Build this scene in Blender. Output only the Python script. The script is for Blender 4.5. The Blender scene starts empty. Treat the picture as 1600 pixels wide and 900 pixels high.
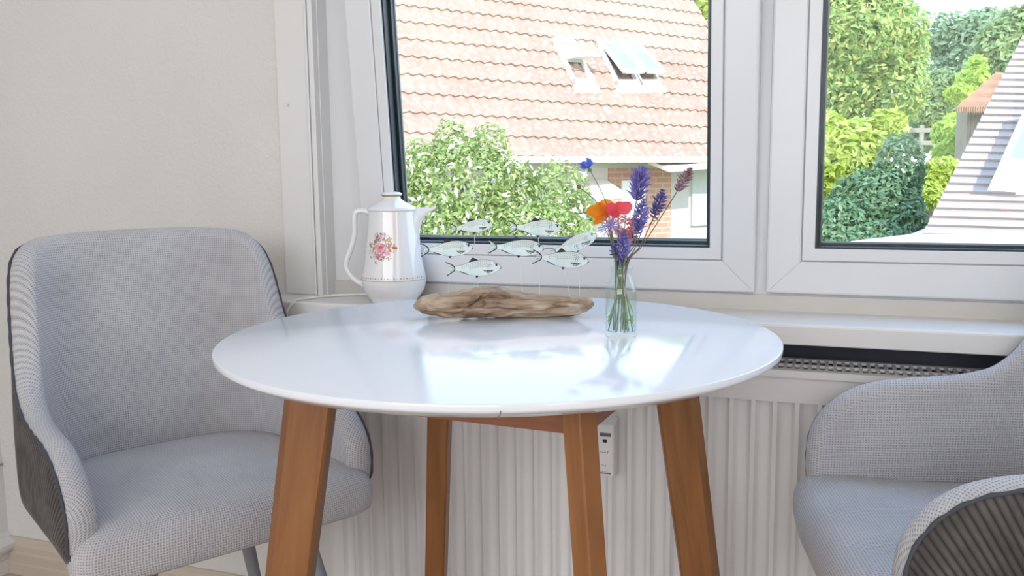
import bpy, bmesh, math, random
from mathutils import Vector, Matrix
from math import sin, cos, pi, radians, sqrt

random.seed(7)
SC = bpy.context.scene
COL = SC.collection

# ------------------------------------------------------------------ camera
FPX, PITCH, YAW, ROLL, CAMZ = 1350.0, 0.1285, 0.3488, -0.0115, 0.961
Fv = Vector((-sin(YAW)*cos(PITCH), cos(YAW)*cos(PITCH), -sin(PITCH)))
R0 = Vector((cos(YAW), sin(YAW), 0))
U0 = R0.cross(Fv)
Rv = R0*cos(ROLL) + U0*sin(ROLL)
Uv = -R0*sin(ROLL) + U0*cos(ROLL)
CAM = Vector((0, 0, CAMZ))


def at(x, y, d):
    """point seen at photo pixel x, y (1600x900) at distance d along the view"""
    return CAM + (Fv*FPX + Rv*(x-800) + Uv*(450-y))*(d/FPX)


def atY(x, y, Y):
    v = Fv*FPX + Rv*(x-800) + Uv*(450-y)
    return CAM + v*(Y/v.y)


def atZ(x, y, z):
    v = Fv*FPX + Rv*(x-800) + Uv*(450-y)
    return CAM + v*((z-CAMZ)/v.z)


def on_plane(x, y, p0, n):
    v = Fv*FPX + Rv*(x-800) + Uv*(450-y)
    return CAM + v*((p0-CAM).dot(n)/v.dot(n))


cd = bpy.data.cameras.new('camera')
cd.sensor_width = 36
cd.lens = FPX/1600*36
cd.clip_start = 0.02
cd.clip_end = 500
cam = bpy.data.objects.new('camera', cd)
COL.objects.link(cam)
cam.matrix_world = Matrix(((Rv.x, Uv.x, -Fv.x, CAM.x), (Rv.y, Uv.y, -Fv.y, CAM.y),
                           (Rv.z, Uv.z, -Fv.z, CAM.z), (0, 0, 0, 1)))
SC.camera = cam

# ------------------------------------------------------------------ materials


def srgb(r, g, b):
    def c(v):
        v /= 255.0
        return v/12.92 if v <= 0.04045 else ((v+0.055)/1.055)**2.4
    return (c(r), c(g), c(b), 1)


class NT:
    def __init__(s, name):
        s.m = bpy.data.materials.new(name)
        s.m.use_nodes = True
        s.t = s.m.node_tree
        s.t.nodes.clear()
        s.out = s.t.nodes.new('ShaderNodeOutputMaterial')

    def n(s, typ, ins=None, **kw):
        nd = s.t.nodes.new(typ)
        for k, v in kw.items():
            setattr(nd, k, v)
        for k, v in (ins or {}).items():
            if hasattr(v, 'is_output'):
                s.t.links.new(v, nd.inputs[k])
            else:
                nd.inputs[k].default_value = v
        return nd

    def ramp(s, fac, stops):
        nd = s.n('ShaderNodeValToRGB', {'Fac': fac})
        el = nd.color_ramp.elements
        while len(el) < len(stops):
            el.new(0.5)
        for e, (p, c) in zip(el, stops):
            e.position = p
            e.color = c
        return nd.outputs['Color']

    def math(s, op, a, b=0.0):
        return s.n('ShaderNodeMath', {0: a, 1: b}, operation=op).outputs[0]

    def mix(s, fac, a, b, mode='MIX'):
        return s.n('ShaderNodeMixRGB', {'Fac': fac, 'Color1': a, 'Color2': b}, blend_type=mode).outputs[0]

    def bump(s, h, strength=0.3, dist=0.01):
        return s.n('ShaderNodeBump', {'Height': h, 'Strength': strength, 'Distance': dist}).outputs[0]

    def bsdf(s, col, rough=0.6, **kw):
        ins = {'Base Color': col, 'Roughness': rough}
        ins.update(kw)
        p = s.n('ShaderNodeBsdfPrincipled', ins)
        s.t.links.new(p.outputs[0], s.out.inputs['Surface'])
        return p

    def surf(s, sock):
        s.t.links.new(sock, s.out.inputs['Surface'])
        return s.m


def plain(name, col, rough=0.6, noise=0.04, scale=20, bump=0.0, bscale=200, bd=0.002, **kw):
    b = NT(name)
    tc = b.n('ShaderNodeTexCoord').outputs['Object']
    nz = b.n('ShaderNodeTexNoise', {'Vector': tc, 'Scale': scale, 'Detail': 3.0}).outputs['Fac']
    lo = tuple(max(0, c*(1-noise)) for c in col[:3]) + (1,)
    hi = tuple(min(1, c*(1+noise)) for c in col[:3]) + (1,)
    c = b.ramp(nz, [(0.3, lo), (0.7, hi)])
    if bump:
        h = b.n('ShaderNodeTexNoise', {'Vector': tc, 'Scale': bscale, 'Detail': 2.0}).outputs['Fac']
        kw['Normal'] = b.bump(h, bump, bd)
    b.bsdf(c, rough, **kw)
    return b.m


def mat_plaster():
    b = NT('textured_plaster')
    tc = b.n('ShaderNodeTexCoord').outputs['Object']
    n1 = b.n('ShaderNodeTexNoise', {'Vector': tc, 'Scale': 95.0, 'Detail': 3.0, 'Distortion': 0.8}).outputs['Fac']
    n2 = b.n('ShaderNodeTexNoise', {'Vector': tc, 'Scale': 3.0}).outputs['Fac']
    c = b.ramp(n2, [(0.3, srgb(222, 220, 218)), (0.7, srgb(228, 226, 224))])
    b.bsdf(c, 0.85, Normal=b.bump(n1, 0.35, 0.006))
    return b.m


def mat_wood(name, c1, c2, c3):
    b = NT(name)
    uv = b.n('ShaderNodeUVMap').outputs[0]
    mp = b.n('ShaderNodeMapping', {'Vector': uv, 'Scale': (60, 5, 1)}).outputs[0]
    n1 = b.n('ShaderNodeTexNoise', {'Vector': mp, 'Scale': 1.0, 'Detail': 5.0, 'Distortion': 0.6}).outputs['Fac']
    mp2 = b.n('ShaderNodeMapping', {'Vector': uv, 'Scale': (420, 14, 1)}).outputs[0]
    n2 = b.n('ShaderNodeTexNoise', {'Vector': mp2, 'Scale': 1.0, 'Detail': 3.0}).outputs['Fac']
    c = b.ramp(n1, [(0.25, c1), (0.5, c2), (0.75, c3)])
    c = b.mix(b.math('MULTIPLY', n2, 0.35), c, c1)
    b.bsdf(c, 0.42, Normal=b.bump(n2, 0.1, 0.001))
    return b.m


def mat_knit():
    b = NT('grey_waffle_knit')
    uv = b.n('ShaderNodeUVMap').outputs[0]
    sp = b.n('ShaderNodeSeparateXYZ', {0: uv})
    k = 2*pi/0.0088
    su = b.math('SINE', b.math('MULTIPLY', sp.outputs[0], k))
    sv = b.math('SINE', b.math('MULTIPLY', sp.outputs[1], k))
    pr = b.math('MULTIPLY', su, sv)
    h = b.n('ShaderNodeMapRange', {'Value': pr, 'From Min': -1.0, 'From Max': 1.0}).outputs[0]
    ab = b.math('ABSOLUTE', pr)
    nz = b.n('ShaderNodeTexNoise', {'Vector': uv, 'Scale': 9.0, 'Detail': 3.0}).outputs['Fac']
    nf = b.n('ShaderNodeTexNoise', {'Vector': uv, 'Scale': 700.0, 'Detail': 2.0}).outputs['Fac']
    base = b.ramp(nz, [(0.3, srgb(186, 184, 190)), (0.7, srgb(202, 200, 205))])
    base = b.mix(b.math('MULTIPLY', nf, 0.25), base, srgb(222, 221, 224))
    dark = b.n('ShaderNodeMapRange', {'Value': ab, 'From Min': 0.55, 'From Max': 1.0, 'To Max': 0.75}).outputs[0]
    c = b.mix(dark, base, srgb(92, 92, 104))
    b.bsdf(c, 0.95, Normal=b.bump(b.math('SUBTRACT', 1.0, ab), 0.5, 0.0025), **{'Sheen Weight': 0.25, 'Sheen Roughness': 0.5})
    return b.m


def mat_cord():
    b = NT('dark_grey_corduroy')
    uv = b.n('ShaderNodeUVMap').outputs[0]
    u = b.n('ShaderNodeSeparateXYZ', {0: uv}).outputs[0]
    rib = b.math('POWER', b.math('ABSOLUTE', b.math('SINE', b.math('MULTIPLY', u, pi))), 0.7)
    tc = b.n('ShaderNodeTexCoord').outputs['Object']
    nz = b.n('ShaderNodeTexNoise', {'Vector': tc, 'Scale': 24.0, 'Detail': 4.0}).outputs['Fac']
    pile = b.ramp(nz, [(0.3, srgb(62, 58, 57)), (0.7, srgb(100, 94, 93))])
    c = b.mix(rib, srgb(30, 27, 27), pile)     # darker backing between the wales, with valley shade put into its colour
    b.bsdf(c, 0.85, **{'Sheen Weight': 0.25, 'Sheen Roughness': 0.4})
    return b.m


def mat_leaf(name, cols, rough=0.5, trans=0.5):
    b = NT(name)
    r = b.n('ShaderNodeNewGeometry').outputs['Random Per Island']
    st = [(i/(len(cols)-1), c) for i, c in enumerate(cols)]
    c = b.ramp(r, st)
    d = b.n('ShaderNodeBsdfPrincipled', {'Base Color': c, 'Roughness': rough})
    t = b.n('ShaderNodeBsdfTranslucent', {'Color': c})
    mx = b.n('ShaderNodeMixShader', {0: trans, 1: d.outputs[0], 2: t.outputs[0]})
    return b.surf(mx.outputs[0])


def mat_pane(name, tint=(1, 1, 1, 1), blend=0.25, gain=1.0, base=0.03):
    b = NT(name)
    fc = b.n('ShaderNodeLayerWeight', {'Blend': blend}).outputs['Facing']
    fr = b.math('ADD', b.math('MULTIPLY', b.math('POWER', fc, 3.0), gain), base)
    t = b.n('ShaderNodeBsdfTransparent', {'Color': tint})
    g = b.n('ShaderNodeBsdfGlossy', {'Color': (1, 1, 1, 1), 'Roughness': 0.02})
    mx = b.n('ShaderNodeMixShader', {0: fr, 1: t.outputs[0], 2: g.outputs[0]})
    return b.surf(mx.outputs[0])


def mat_bottle():
    b = NT('clear_bottle_glass')
    lw = b.n('ShaderNodeLayerWeight', {'Blend': 0.35}).outputs['Facing']
    tint = b.ramp(lw, [(0.0, (0.975, 0.99, 0.985, 1)), (0.65, (0.94, 0.975, 0.97, 1)), (1.0, (0.45, 0.62, 0.62, 1))])
    fr = b.math('ADD', b.math('MULTIPLY', b.math('POWER', lw, 3.0), 0.5), 0.035)
    t = b.n('ShaderNodeBsdfTransparent', {'Color': tint})
    g = b.n('ShaderNodeBsdfGlossy', {'Color': (1, 1, 1, 1), 'Roughness': 0.03})
    mx = b.n('ShaderNodeMixShader', {0: fr, 1: t.outputs[0], 2: g.outputs[0]})
    return b.surf(mx.outputs[0])


def mat_porcelain():
    b = NT('white_porcelain')
    tc = b.n('ShaderNodeTexCoord').outputs['Object']
    sp = b.n('ShaderNodeSeparateXYZ', {0: tc})
    # soft peach flashes of glaze on two sides of the pot, above the waist
    ang = b.math('ARCTAN2', sp.outputs[1], sp.outputs[0])
    w = b.math('COSINE', b.math('ADD', b.math('MULTIPLY', ang, 2.0), 2.0))
    w = b.math('POWER', b.math('MAXIMUM', w, 0.0), 6.0)
    zz = b.n('ShaderNodeMapRange', {'Value': sp.outputs[2], 'From Min': 0.08, 'From Max': 0.13}).outputs[0]
    f = b.math('MULTIPLY', b.math('MULTIPLY', w, zz), 0.3)
    c = b.mix(f, srgb(238, 239, 242), srgb(243, 212, 196))
    b.bsdf(c, 0.12, **{'Coat Weight': 0.5, 'Coat Roughness': 0.05})
    return b.m


def mat_drift():
    b = NT('weathered_driftwood')
    tc = b.n('ShaderNodeTexCoord').outputs['Object']
    mp = b.n('ShaderNodeMapping', {'Vector': tc, 'Scale': (12, 90, 90)}).outputs[0]
    n1 = b.n('ShaderNodeTexNoise', {'Vector': mp, 'Scale': 1.0, 'Detail': 6.0, 'Distortion': 1.2}).outputs['Fac']
    n2 = b.n('ShaderNodeTexNoise', {'Vector': tc, 'Scale': 28.0, 'Detail': 4.0}).outputs['Fac']
    c = b.ramp(n1, [(0.28, srgb(84, 66, 54)), (0.40, srgb(150, 124, 102)), (0.55, srgb(178, 156, 134)), (0.78, srgb(212, 198, 182))])
    c = b.mix(b.ramp(n2, [(0.32, (0.6, 0.6, 0.6, 1)), (0.46, (0, 0, 0, 1))]), c, srgb(88, 70, 58))
    b.bsdf(c, 0.9, Normal=b.bump(n1, 0.7, 0.004))
    return b.m


def mat_tiles(name, c1, c2, c3):
    b = NT(name)
    tc = b.n('ShaderNodeTexCoord').outputs['UV']
    n1 = b.n('ShaderNodeTexNoise', {'Vector': tc, 'Scale': 1.3, 'Detail': 6.0}).outputs['Fac']
    n2 = b.n('ShaderNodeTexNoise', {'Vector': tc, 'Scale': 14.0, 'Detail': 4.0}).outputs['Fac']
    c = b.ramp(n1, [(0.3, c1), (0.7, c2)])
    c = b.mix(b.ramp(n2, [(0.5, (0, 0, 0, 1)), (0.72, (0.8, 0.8, 0.8, 1))]), c, c3)
    b.bsdf(c, 0.85)
    return b.m


def mat_brick(name):
    b = NT(name)
    uv = b.n('ShaderNodeTexCoord').outputs['UV']
    br = b.n('ShaderNodeTexBrick', {'Vector': uv, 'Color1': srgb(200, 152, 130), 'Color2': srgb(190, 140, 118),
                                    'Mortar': srgb(198, 172, 156), 'Scale': 1.0, 'Mortar Size': 0.012,
                                    'Brick Width': 0.24, 'Row Height': 0.08})
    b.bsdf(br.outputs['Color'], 0.9)
    return b.m


def mat_tabletop():
    b = NT('white_lacquer')
    tc = b.n('ShaderNodeTexCoord').outputs['Object']
    n = b.n('ShaderNodeTexNoise', {'Vector': tc, 'Scale': 2.0}).outputs['Fac']
    c = b.ramp(n, [(0.3, srgb(236, 240, 248)), (0.7, srgb(239, 243, 250))])
    b.bsdf(c, 0.13, **{'Coat Weight': 0.15, 'Coat Roughness': 0.08})
    return b.m


M = dict(
    plaster=mat_plaster(),
    paint=plain('white_gloss_paint', srgb(228, 227, 227), 0.35, 0.015, 4),
    paint_warm_lit=plain('warm_lit_paint', srgb(208, 204, 199), 0.45, 0.02, 4),
    pvc=plain('white_window_plastic', srgb(226, 227, 231), 0.3, 0.01, 5),
    seam=plain('grey_seam', srgb(158, 161, 168), 0.6),
    gasket=plain('black_rubber_gasket', srgb(14, 34, 44), 0.35),
    spacer=plain('aluminium_spacer', srgb(150, 160, 168), 0.4),
    radiator=plain('radiator_enamel', srgb(228, 226, 227), 0.35, 0.01, 6),
    ceiling=plain('white_ceiling', srgb(240, 238, 234), 0.9),
    floor=plain('pale_floor', srgb(196, 178, 162), 0.6, 0.08, 8),
    base=plain('beige_baseboard_paint', srgb(205, 193, 178), 0.45, 0.02, 6),
    wood=mat_wood('oiled_beech', srgb(122, 78, 40), srgb(146, 96, 54), srgb(160, 110, 66)),
    apron=mat_wood('reddish_beech', srgb(126, 78, 50), srgb(148, 96, 66), srgb(158, 108, 78)),
    top=mat_tabletop(),
    knit=mat_knit(),
    cord=mat_cord(),
    piping=plain('charcoal_piping', srgb(74, 76, 84), 0.9),
    legmetal=plain('grey_powder_coat', srgb(136, 140, 150), 0.45, 0.02),
    porcelain=mat_porcelain(),
    gold=plain('worn_gold_band', srgb(168, 146, 112), 0.35, 0.2, 200, Metallic=0.4),
    drift=mat_drift(),
    cavity=plain('dark_wood_hollow', srgb(70, 54, 44), 0.95, 0.1),
    fish=None,
    ink=plain('black_ink', srgb(34, 40, 46), 0.6),
    ink_soft=plain('grey_ink', srgb(110, 122, 128), 0.6),
    wire=plain('clear_nylon_wire', srgb(222, 224, 228), 0.3),
    bottle=mat_bottle(),
    water=mat_pane('clear_water', (0.96, 0.985, 0.98, 1), 0.2, 0.15),
    pane=mat_pane('window_glass', (0.985, 0.995, 0.99, 1), 0.2, 0.3, 0.008),
    cable=plain('white_cable', srgb(236, 232, 224), 0.5),
    white=plain('white_plastic', srgb(236, 236, 238), 0.35),
    lcd=plain('grey_lcd', srgb(96, 104, 112), 0.3, 0.15, 900),
    black=plain('black_plastic', srgb(16, 20, 30), 0.3),
    print_and_shade=plain('grey_print_and_shade', srgb(112, 114, 122), 0.6),
    stem=plain('green_stem', srgb(108, 128, 92), 0.6, 0.15, 60),
    stem_dry=plain('brown_dry_stem', srgb(120, 96, 78), 0.7, 0.15, 60),
    leafblade=mat_leaf('young_green_leaf', [srgb(138, 170, 92), srgb(168, 196, 116)], 0.5, 0.4),
    lavender=mat_leaf('lavender_petals', [srgb(104, 96, 166), srgb(142, 134, 210), srgb(180, 172, 232), srgb(120, 110, 190)], 0.7, 0.35),
    lavender_dry=mat_leaf('faded_lavender', [srgb(150, 118, 140), srgb(190, 160, 184), srgb(168, 120, 96), srgb(206, 182, 206)], 0.7, 0.4),
    lavender_dark=mat_leaf('dark_lavender', [srgb(74, 70, 122), srgb(112, 104, 172), srgb(146, 138, 206)], 0.7, 0.3),
    corn=mat_leaf('cornflower_blue', [srgb(96, 122, 214), srgb(134, 158, 236), srgb(110, 128, 224)], 0.6, 0.4),
    corn_pale=mat_leaf('pale_lilac_petals', [srgb(150, 140, 212), srgb(206, 190, 232), srgb(120, 116, 196)], 0.6, 0.45),
    orange=mat_leaf('orange_petals', [srgb(232, 128, 22), srgb(244, 150, 34), srgb(226, 112, 16)], 0.5, 0.5),
    pink=mat_leaf('pink_red_petals', [srgb(236, 52, 84), srgb(246, 96, 110), srgb(240, 70, 96)], 0.5, 0.5),
    blush=mat_leaf('blush_petals', [srgb(246, 200, 204), srgb(222, 110, 112), srgb(250, 226, 222)], 0.6, 0.5),
    bush=mat_leaf('bright_bush_leaves', [srgb(114, 140, 68), srgb(146, 168, 88), srgb(172, 186, 118), srgb(196, 196, 152)], 0.5, 0.4),
    blossom=mat_leaf('white_blossom', [srgb(250, 246, 236), srgb(255, 252, 246)], 0.6, 0.4),
    laurel=mat_leaf('yellow_green_leaves', [srgb(170, 188, 64), srgb(194, 208, 92), srgb(214, 222, 136)], 0.4, 0.45),
    holly=mat_leaf('dark_green_leaves', [srgb(92, 124, 88), srgb(116, 148, 106), srgb(142, 168, 126)], 0.4, 0.3),
    birch=mat_leaf('tree_leaves', [srgb(124, 158, 92), srgb(158, 186, 108), srgb(190, 206, 128), srgb(206, 204, 112)], 0.5, 0.45),
    oak=mat_leaf('far_tree_leaves', [srgb(134, 158, 108), srgb(156, 178, 120), srgb(180, 194, 136)], 0.5, 0.4),
    oakdeep=mat_leaf('blue_green_leaves', [srgb(120, 148, 114), srgb(142, 166, 128), srgb(166, 184, 142)], 0.5, 0.4),
    shrub=mat_leaf('light_green_leaves', [srgb(160, 192, 88), srgb(192, 214, 108), srgb(214, 224, 120)], 0.5, 0.45),
    bark=plain('grey_bark', srgb(110, 98, 84), 0.9, 0.2, 10),
    tile_red=mat_tiles('weathered_clay_tiles', srgb(150, 125, 108), srgb(164, 140, 122), srgb(186, 170, 157)),
    tile_grey=mat_tiles('grey_roof_tiles', srgb(150, 140, 136), srgb(162, 152, 148), srgb(172, 146, 128)),
    tile_terra=mat_tiles('terracotta_tiles', srgb(172, 132, 106), srgb(184, 146, 120), srgb(192, 164, 142)),
    render_w=plain('white_render', srgb(206, 200, 190), 0.9, 0.03, 3),
    fascia=plain('white_fascia', srgb(244, 240, 232), 0.6),
    greywall=plain('grey_green_boarding', srgb(190, 196, 182), 0.8, 0.03),
    brick=mat_brick('red_brick'),
    skyglass=plain('skylight_glass', srgb(136, 156, 200), 0.08, 0.03, 2),
    blind=plain('grey_blind', srgb(196, 198, 188), 0.6),
    lawn=plain('lawn', srgb(92, 112, 56), 0.95, 0.15, 1.5),
    field=plain('dry_field', srgb(168, 158, 110), 0.95, 0.08, 1),
    fence=plain('weathered_fence', srgb(150, 146, 134), 0.9, 0.1, 4),
    board=plain('grey_boards', srgb(150, 140, 128), 0.9, 0.15, 6),
    dark=plain('dark_void', srgb(60, 62, 72), 0.9),
)


def mat_fish():
    b = NT('translucent_painted_acrylic')
    tc = b.n('ShaderNodeTexCoord').outputs['Object']
    nz = b.n('ShaderNodeTexNoise', {'Vector': tc, 'Scale': 34.0, 'Detail': 2.0}).outputs['Fac']
    c = b.ramp(nz, [(0.35, srgb(250, 250, 242)), (0.52, srgb(246, 249, 245)), (0.72, srgb(228, 246, 242))])
    d = b.n('ShaderNodeBsdfPrincipled', {'Base Color': c, 'Roughness': 0.3})
    t = b.n('ShaderNodeBsdfTranslucent', {'Color': c})
    tr = b.n('ShaderNodeBsdfTransparent', {'Color': c})
    m1 = b.n('ShaderNodeMixShader', {0: 0.45, 1: d.outputs[0], 2: t.outputs[0]})
    m2 = b.n('ShaderNodeMixShader', {0: 0.35, 1: m1.outputs[0], 2: tr.outputs[0]})
    return b.surf(m2.outputs[0])


M['fish'] = mat_fish()

# ------------------------------------------------------------------ mesh helpers


class MB:
    def __init__(s):
        s.v, s.f, s.uv, s.sm, s.mi = [], [], {}, [], []

    def add(s, verts, faces, smooth=False, uvs=None, mi=0):
        o = len(s.v)
        s.v += [tuple(p) for p in verts]
        for i, fc in enumerate(faces):
            if uvs is not None:
                s.uv[len(s.f)] = [uvs[k] for k in fc]
            s.f.append(tuple(k+o for k in fc))
            s.sm.append(smooth)
            s.mi.append(mi)
        return s

    def box(s, a, b, mi=0, mtx=None):
        x0, y0, z0 = a
        x1, y1, z1 = b
        vs = [(x0, y0, z0), (x1, y0, z0), (x1, y1, z0), (x0, y1, z0), (x0, y0, z1), (x1, y0, z1), (x1, y1, z1), (x0, y1, z1)]
        if mtx:
            vs = [mtx @ Vector(p) for p in vs]
        return s.add(vs, [(0, 3, 2, 1), (4, 5, 6, 7), (0, 1, 5, 4), (1, 2, 6, 5), (2, 3, 7, 6), (3, 0, 4, 7)], mi=mi)

    def grid(s, rows, closed=False, smooth=True, uv=None, flip=False, mi=0):
        n = len(rows[0])
        vs = [p for r in rows for p in r]
        uvs = [p for r in uv for p in r] if uv else None
        fs = []
        for i in range(len(rows)-1):
            for j in range(n if closed else n-1):
                k = (j+1) % n
                q = (i*n+j, i*n+k, (i+1)*n+k, (i+1)*n+j)
                fs.append(q[::-1] if flip else q)
        return s.add(vs, fs, smooth, uvs, mi)

    def lathe(s, prof, seg=48, c=(0, 0, 0), mi=0, smooth=True, cap=True):
        rows = [[(c[0]+r*cos(2*pi*k/seg), c[1]+r*sin(2*pi*k/seg), c[2]+z) for k in range(seg)] for r, z in prof]
        s.grid(rows, True, smooth, mi=mi)
        if cap:
            for row, rev in ((rows[0], True), (rows[-1], False)):
                idx = list(range(seg))
                s.add(row, [tuple(idx[::-1] if rev else idx)], smooth, mi=mi)
        return s

    def tube(s, pts, r, seg=8, cap=True, mi=0, flat=None, smooth=True):
        pts = [Vector(p) for p in pts]
        n = len(pts)
        rs = r if isinstance(r, (list, tuple)) else [r]*n
        t0 = (pts[1]-pts[0]).normalized()
        up = Vector((0, 0, 1)) if abs(t0.z) < 0.9 else Vector((1, 0, 0))
        if flat is not None:
            up = Vector(flat)
        a = (up - t0*up.dot(t0)).normalized()
        rows = []
        for i, p in enumerate(pts):
            t = (pts[min(i+1, n-1)] - pts[max(i-1, 0)]).normalized()
            a = (a - t*a.dot(t)).normalized()
            b = t.cross(a)
            rows.append([p + (a*cos(2*pi*k/seg) + b*sin(2*pi*k/seg))*rs[i] for k in range(seg)])
        s.grid(rows, True, smooth, mi=mi)
        if cap:
            s.add(rows[0], [tuple(range(seg))[::-1]], smooth, mi=mi)
            s.add(rows[-1], [tuple(range(seg))], smooth, mi=mi)
        return s

    def extrude_profile(s, prof, p0, p1, out, mi=0, smooth=False):
        """prof: (o, z) points; swept from p0 to p1; o along 'out'"""
        p0, p1, out = Vector(p0), Vector(p1), Vector(out)
        up = Vector((0, 0, 1))
        r0 = [p0 + out*o + up*z for o, z in prof]
        r1 = [p1 + out*o + up*z for o, z in prof]
        n = len(prof)
        s.add(r0+r1, [(i, (i+1) % n, n+(i+1) % n, n+i) for i in range(n)] + [tuple(range(n))[::-1], tuple(range(n, 2*n))], smooth, mi=mi)
        return s

    def build(s, name, mats, parent=None, loc=None, fix=True):
        me = bpy.data.meshes.new(name)
        me.from_pydata(s.v, [], s.f)
        if s.uv:
            ul = me.uv_layers.new(name='UVMap')
            for p in me.polygons:
                u = s.uv.get(p.index)
                if u:
                    for li, c in zip(p.loop_indices, u):
                        ul.data[li].uv = c[:2]
        me.polygons.foreach_set('use_smooth', s.sm)
        me.polygons.foreach_set('material_index', s.mi)
        if fix:
            bm = bmesh.new()
            bm.from_mesh(me)
            bmesh.ops.recalc_face_normals(bm, faces=bm.faces)
            bm.to_mesh(me)
            bm.free()
        for m in (mats if isinstance(mats, (list, tuple)) else [mats]):
            me.materials.append(m)
        o = bpy.data.objects.new(name, me)
        COL.objects.link(o)
        if parent is not None:
            o.parent = parent
        if loc is not None:
            o.location = loc
        return o


def tag(o, label=None, cat=None, group=None, kind=None):
    if label:
        o['label'] = label
    if cat:
        o['category'] = cat
    if group:
        o['group'] = group
    if kind:
        o['kind'] = kind
    return o


def thing(name, label, cat, loc=(0, 0, 0), rz=0.0, group=None):
    o = bpy.data.objects.new(name, None)
    o.empty_display_size = 0.05
    o.location = loc
    o.rotation_euler = (0, 0, rz)
    COL.objects.link(o)
    return tag(o, label, cat, group)


def struct(name, mb, mat, label=None, cat=None):
    o = mb.build(name, mat)
    return tag(o, label, cat, kind='structure')


def bevel(o, w, seg=2):
    m = o.modifiers.new('bevel', 'BEVEL')
    m.width = w
    m.segments = seg
    m.limit_method = 'ANGLE'
    m.angle_limit = radians(40)
    return o


def smooth_path(pts, n):
    """Catmull-Rom through pts, n points evenly spaced"""
    P = [Vector(p) for p in pts]
    P = [P[0]*2-P[1]] + P + [P[-1]*2-P[-2]]
    d = []
    for i in range(1, len(P)-2):
        for k in range(24):
            t = k/24
            a, b, c, e = P[i-1], P[i], P[i+1], P[i+2]
            d.append(0.5*((2*b) + (c-a)*t + (2*a-5*b+4*c-e)*t*t + (3*b-a-3*c+e)*t**3))
    d.append(P[-2])
    L = [0]
    for i in range(1, len(d)):
        L.append(L[-1] + (d[i]-d[i-1]).length)
    out, j = [], 0
    for k in range(n):
        s = L[-1]*k/(n-1)
        while j < len(L)-2 and L[j+1] < s:
            j += 1
        u = (s-L[j])/max(1e-9, L[j+1]-L[j])
        out.append(d[j].lerp(d[j+1], min(1, u)))
    return out


# ------------------------------------------------------------------ room shell
WY = 1.505           # inner face of the window wall
XL, XR, YB, ZC = -1.89, 1.75, -2.7, 2.5
SILLZ = 0.727
FRY = 1.537          # face of fixed window frame
SAY = 1.522          # face of sashes
WX0, WX1, WZ1 = -0.948, 1.35, 2.12   # window opening

struct('floor', MB().box((XL-.1, YB-.1, -.1), (XR+.1, 1.7, 0)), M['floor'], 'pale floor under the table', 'floor')
struct('ceiling', MB().box((XL-.1, YB-.1, ZC), (XR+.1, 1.7, ZC+.1)), M['ceiling'], 'white ceiling', 'ceiling')
w = MB()
w.box((XL, WY, 0), (WX0, 1.66, ZC))
w.box((WX1, WY, 0), (XR, 1.66, ZC))
w.box((WX0, WY, WZ1), (WX1, 1.66, ZC))
w.box((WX0, 1.575, 0), (WX1, 1.66, SILLZ))
struct('wall_front', w, M['plaster'], 'off-white textured plaster wall around the window', 'wall')
struct('wall_left', MB().box((XL-.1, YB, 0), (XL, 1.66, ZC)), M['paint'], 'white painted side wall at the left edge', 'wall')
struct('wall_right', MB().box((XR, YB, 0), (XR+.1, 1.66, ZC)), M['plaster'], 'plaster wall on the right', 'wall')
struct('wall_rear', MB().box((XL, YB-.1, 0), (XR, YB, ZC)), M['plaster'], 'plaster wall behind', 'wall')

# baseboards
bp = [(0, 0), (.020, 0), (.020, .026), (.016, .030), (.017, .052), (.013, .057), (.013, .070), (.008, .078), (.006, .090), (0, .090)]
struct('baseboard_front', MB().extrude_profile(bp, (XL, WY, 0), (WX0, WY, 0), (0, -1, 0)), M['base'], 'beige stepped baseboard below plaster wall', 'baseboard')
bp2 = [(0, 0), (.012, 0), (.012, .03), (.009, .034), (.012, .038), (.012, .052), (.026, .060), (.030, .068), (.030, .078), (.024, .084), (.006, .089), (0, .100)]
struct('baseboard_left', MB().extrude_profile(bp2, (XL, WY-.001, 0), (XL, YB, 0), (1, 0, 0)), M['paint'], 'white moulded baseboard at the left edge', 'baseboard')
struct('trim_1', MB().box((XL, 0.6, .27), (XL+.004, WY-.002, .275)), M['seam'], 'thin groove in the white side wall', 'trim')

# window casing board with a beaded inner edge
cb = MB()
cb.box((-1.037, WY-.010, SILLZ), (-.966, WY+.001, ZC))
for x0, x1, d in ((-.966, -.9605, .016), (-.9605, -.957, .010), (-.957, -.946, .018)):
    cb.box((x0, WY-d, SILLZ), (x1, WY+.001, ZC))
bevel(struct('trim_2', cb, M['paint'], 'flat white casing board left of the window', 'casing'), .003)
struct('trim_3', MB().box((WX0-.001, WY-.001, SILLZ), (WX0+.004, 1.6, WZ1)), M['paint'], 'narrow white window reveal', 'reveal')

# sill with rounded nose
sp = [(0, SILLZ), (.003, SILLZ)]
nose = [(1.4015, .694), (1.400, .6955), (1.400, .7225), (1.4008, .7252), (1.4035, SILLZ), (1.575, SILLZ), (1.575, .694)]
sm = MB()
sx0, sx1 = -1.05, 1.42
r0 = [(sx0, y, z) for y, z in nose]
r1 = [(sx1, y, z) for y, z in nose]
n = len(nose)
sm.add(r0+r1, [(i, (i+1) % n, n+(i+1) % n, n+i) for i in range(n)] + [tuple(range(n)), tuple(range(n, 2*n))])
struct('trim_4', sm, M['paint'], 'long white window sill above the radiator', 'window sill')

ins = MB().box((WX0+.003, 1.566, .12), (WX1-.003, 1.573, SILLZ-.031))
struct('trim_7', ins, plain('dark_insulation_sheet', srgb(84, 86, 100), 0.6, 0.1, 8), 'dark grey insulation sheet behind the radiator', 'insulation')
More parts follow.
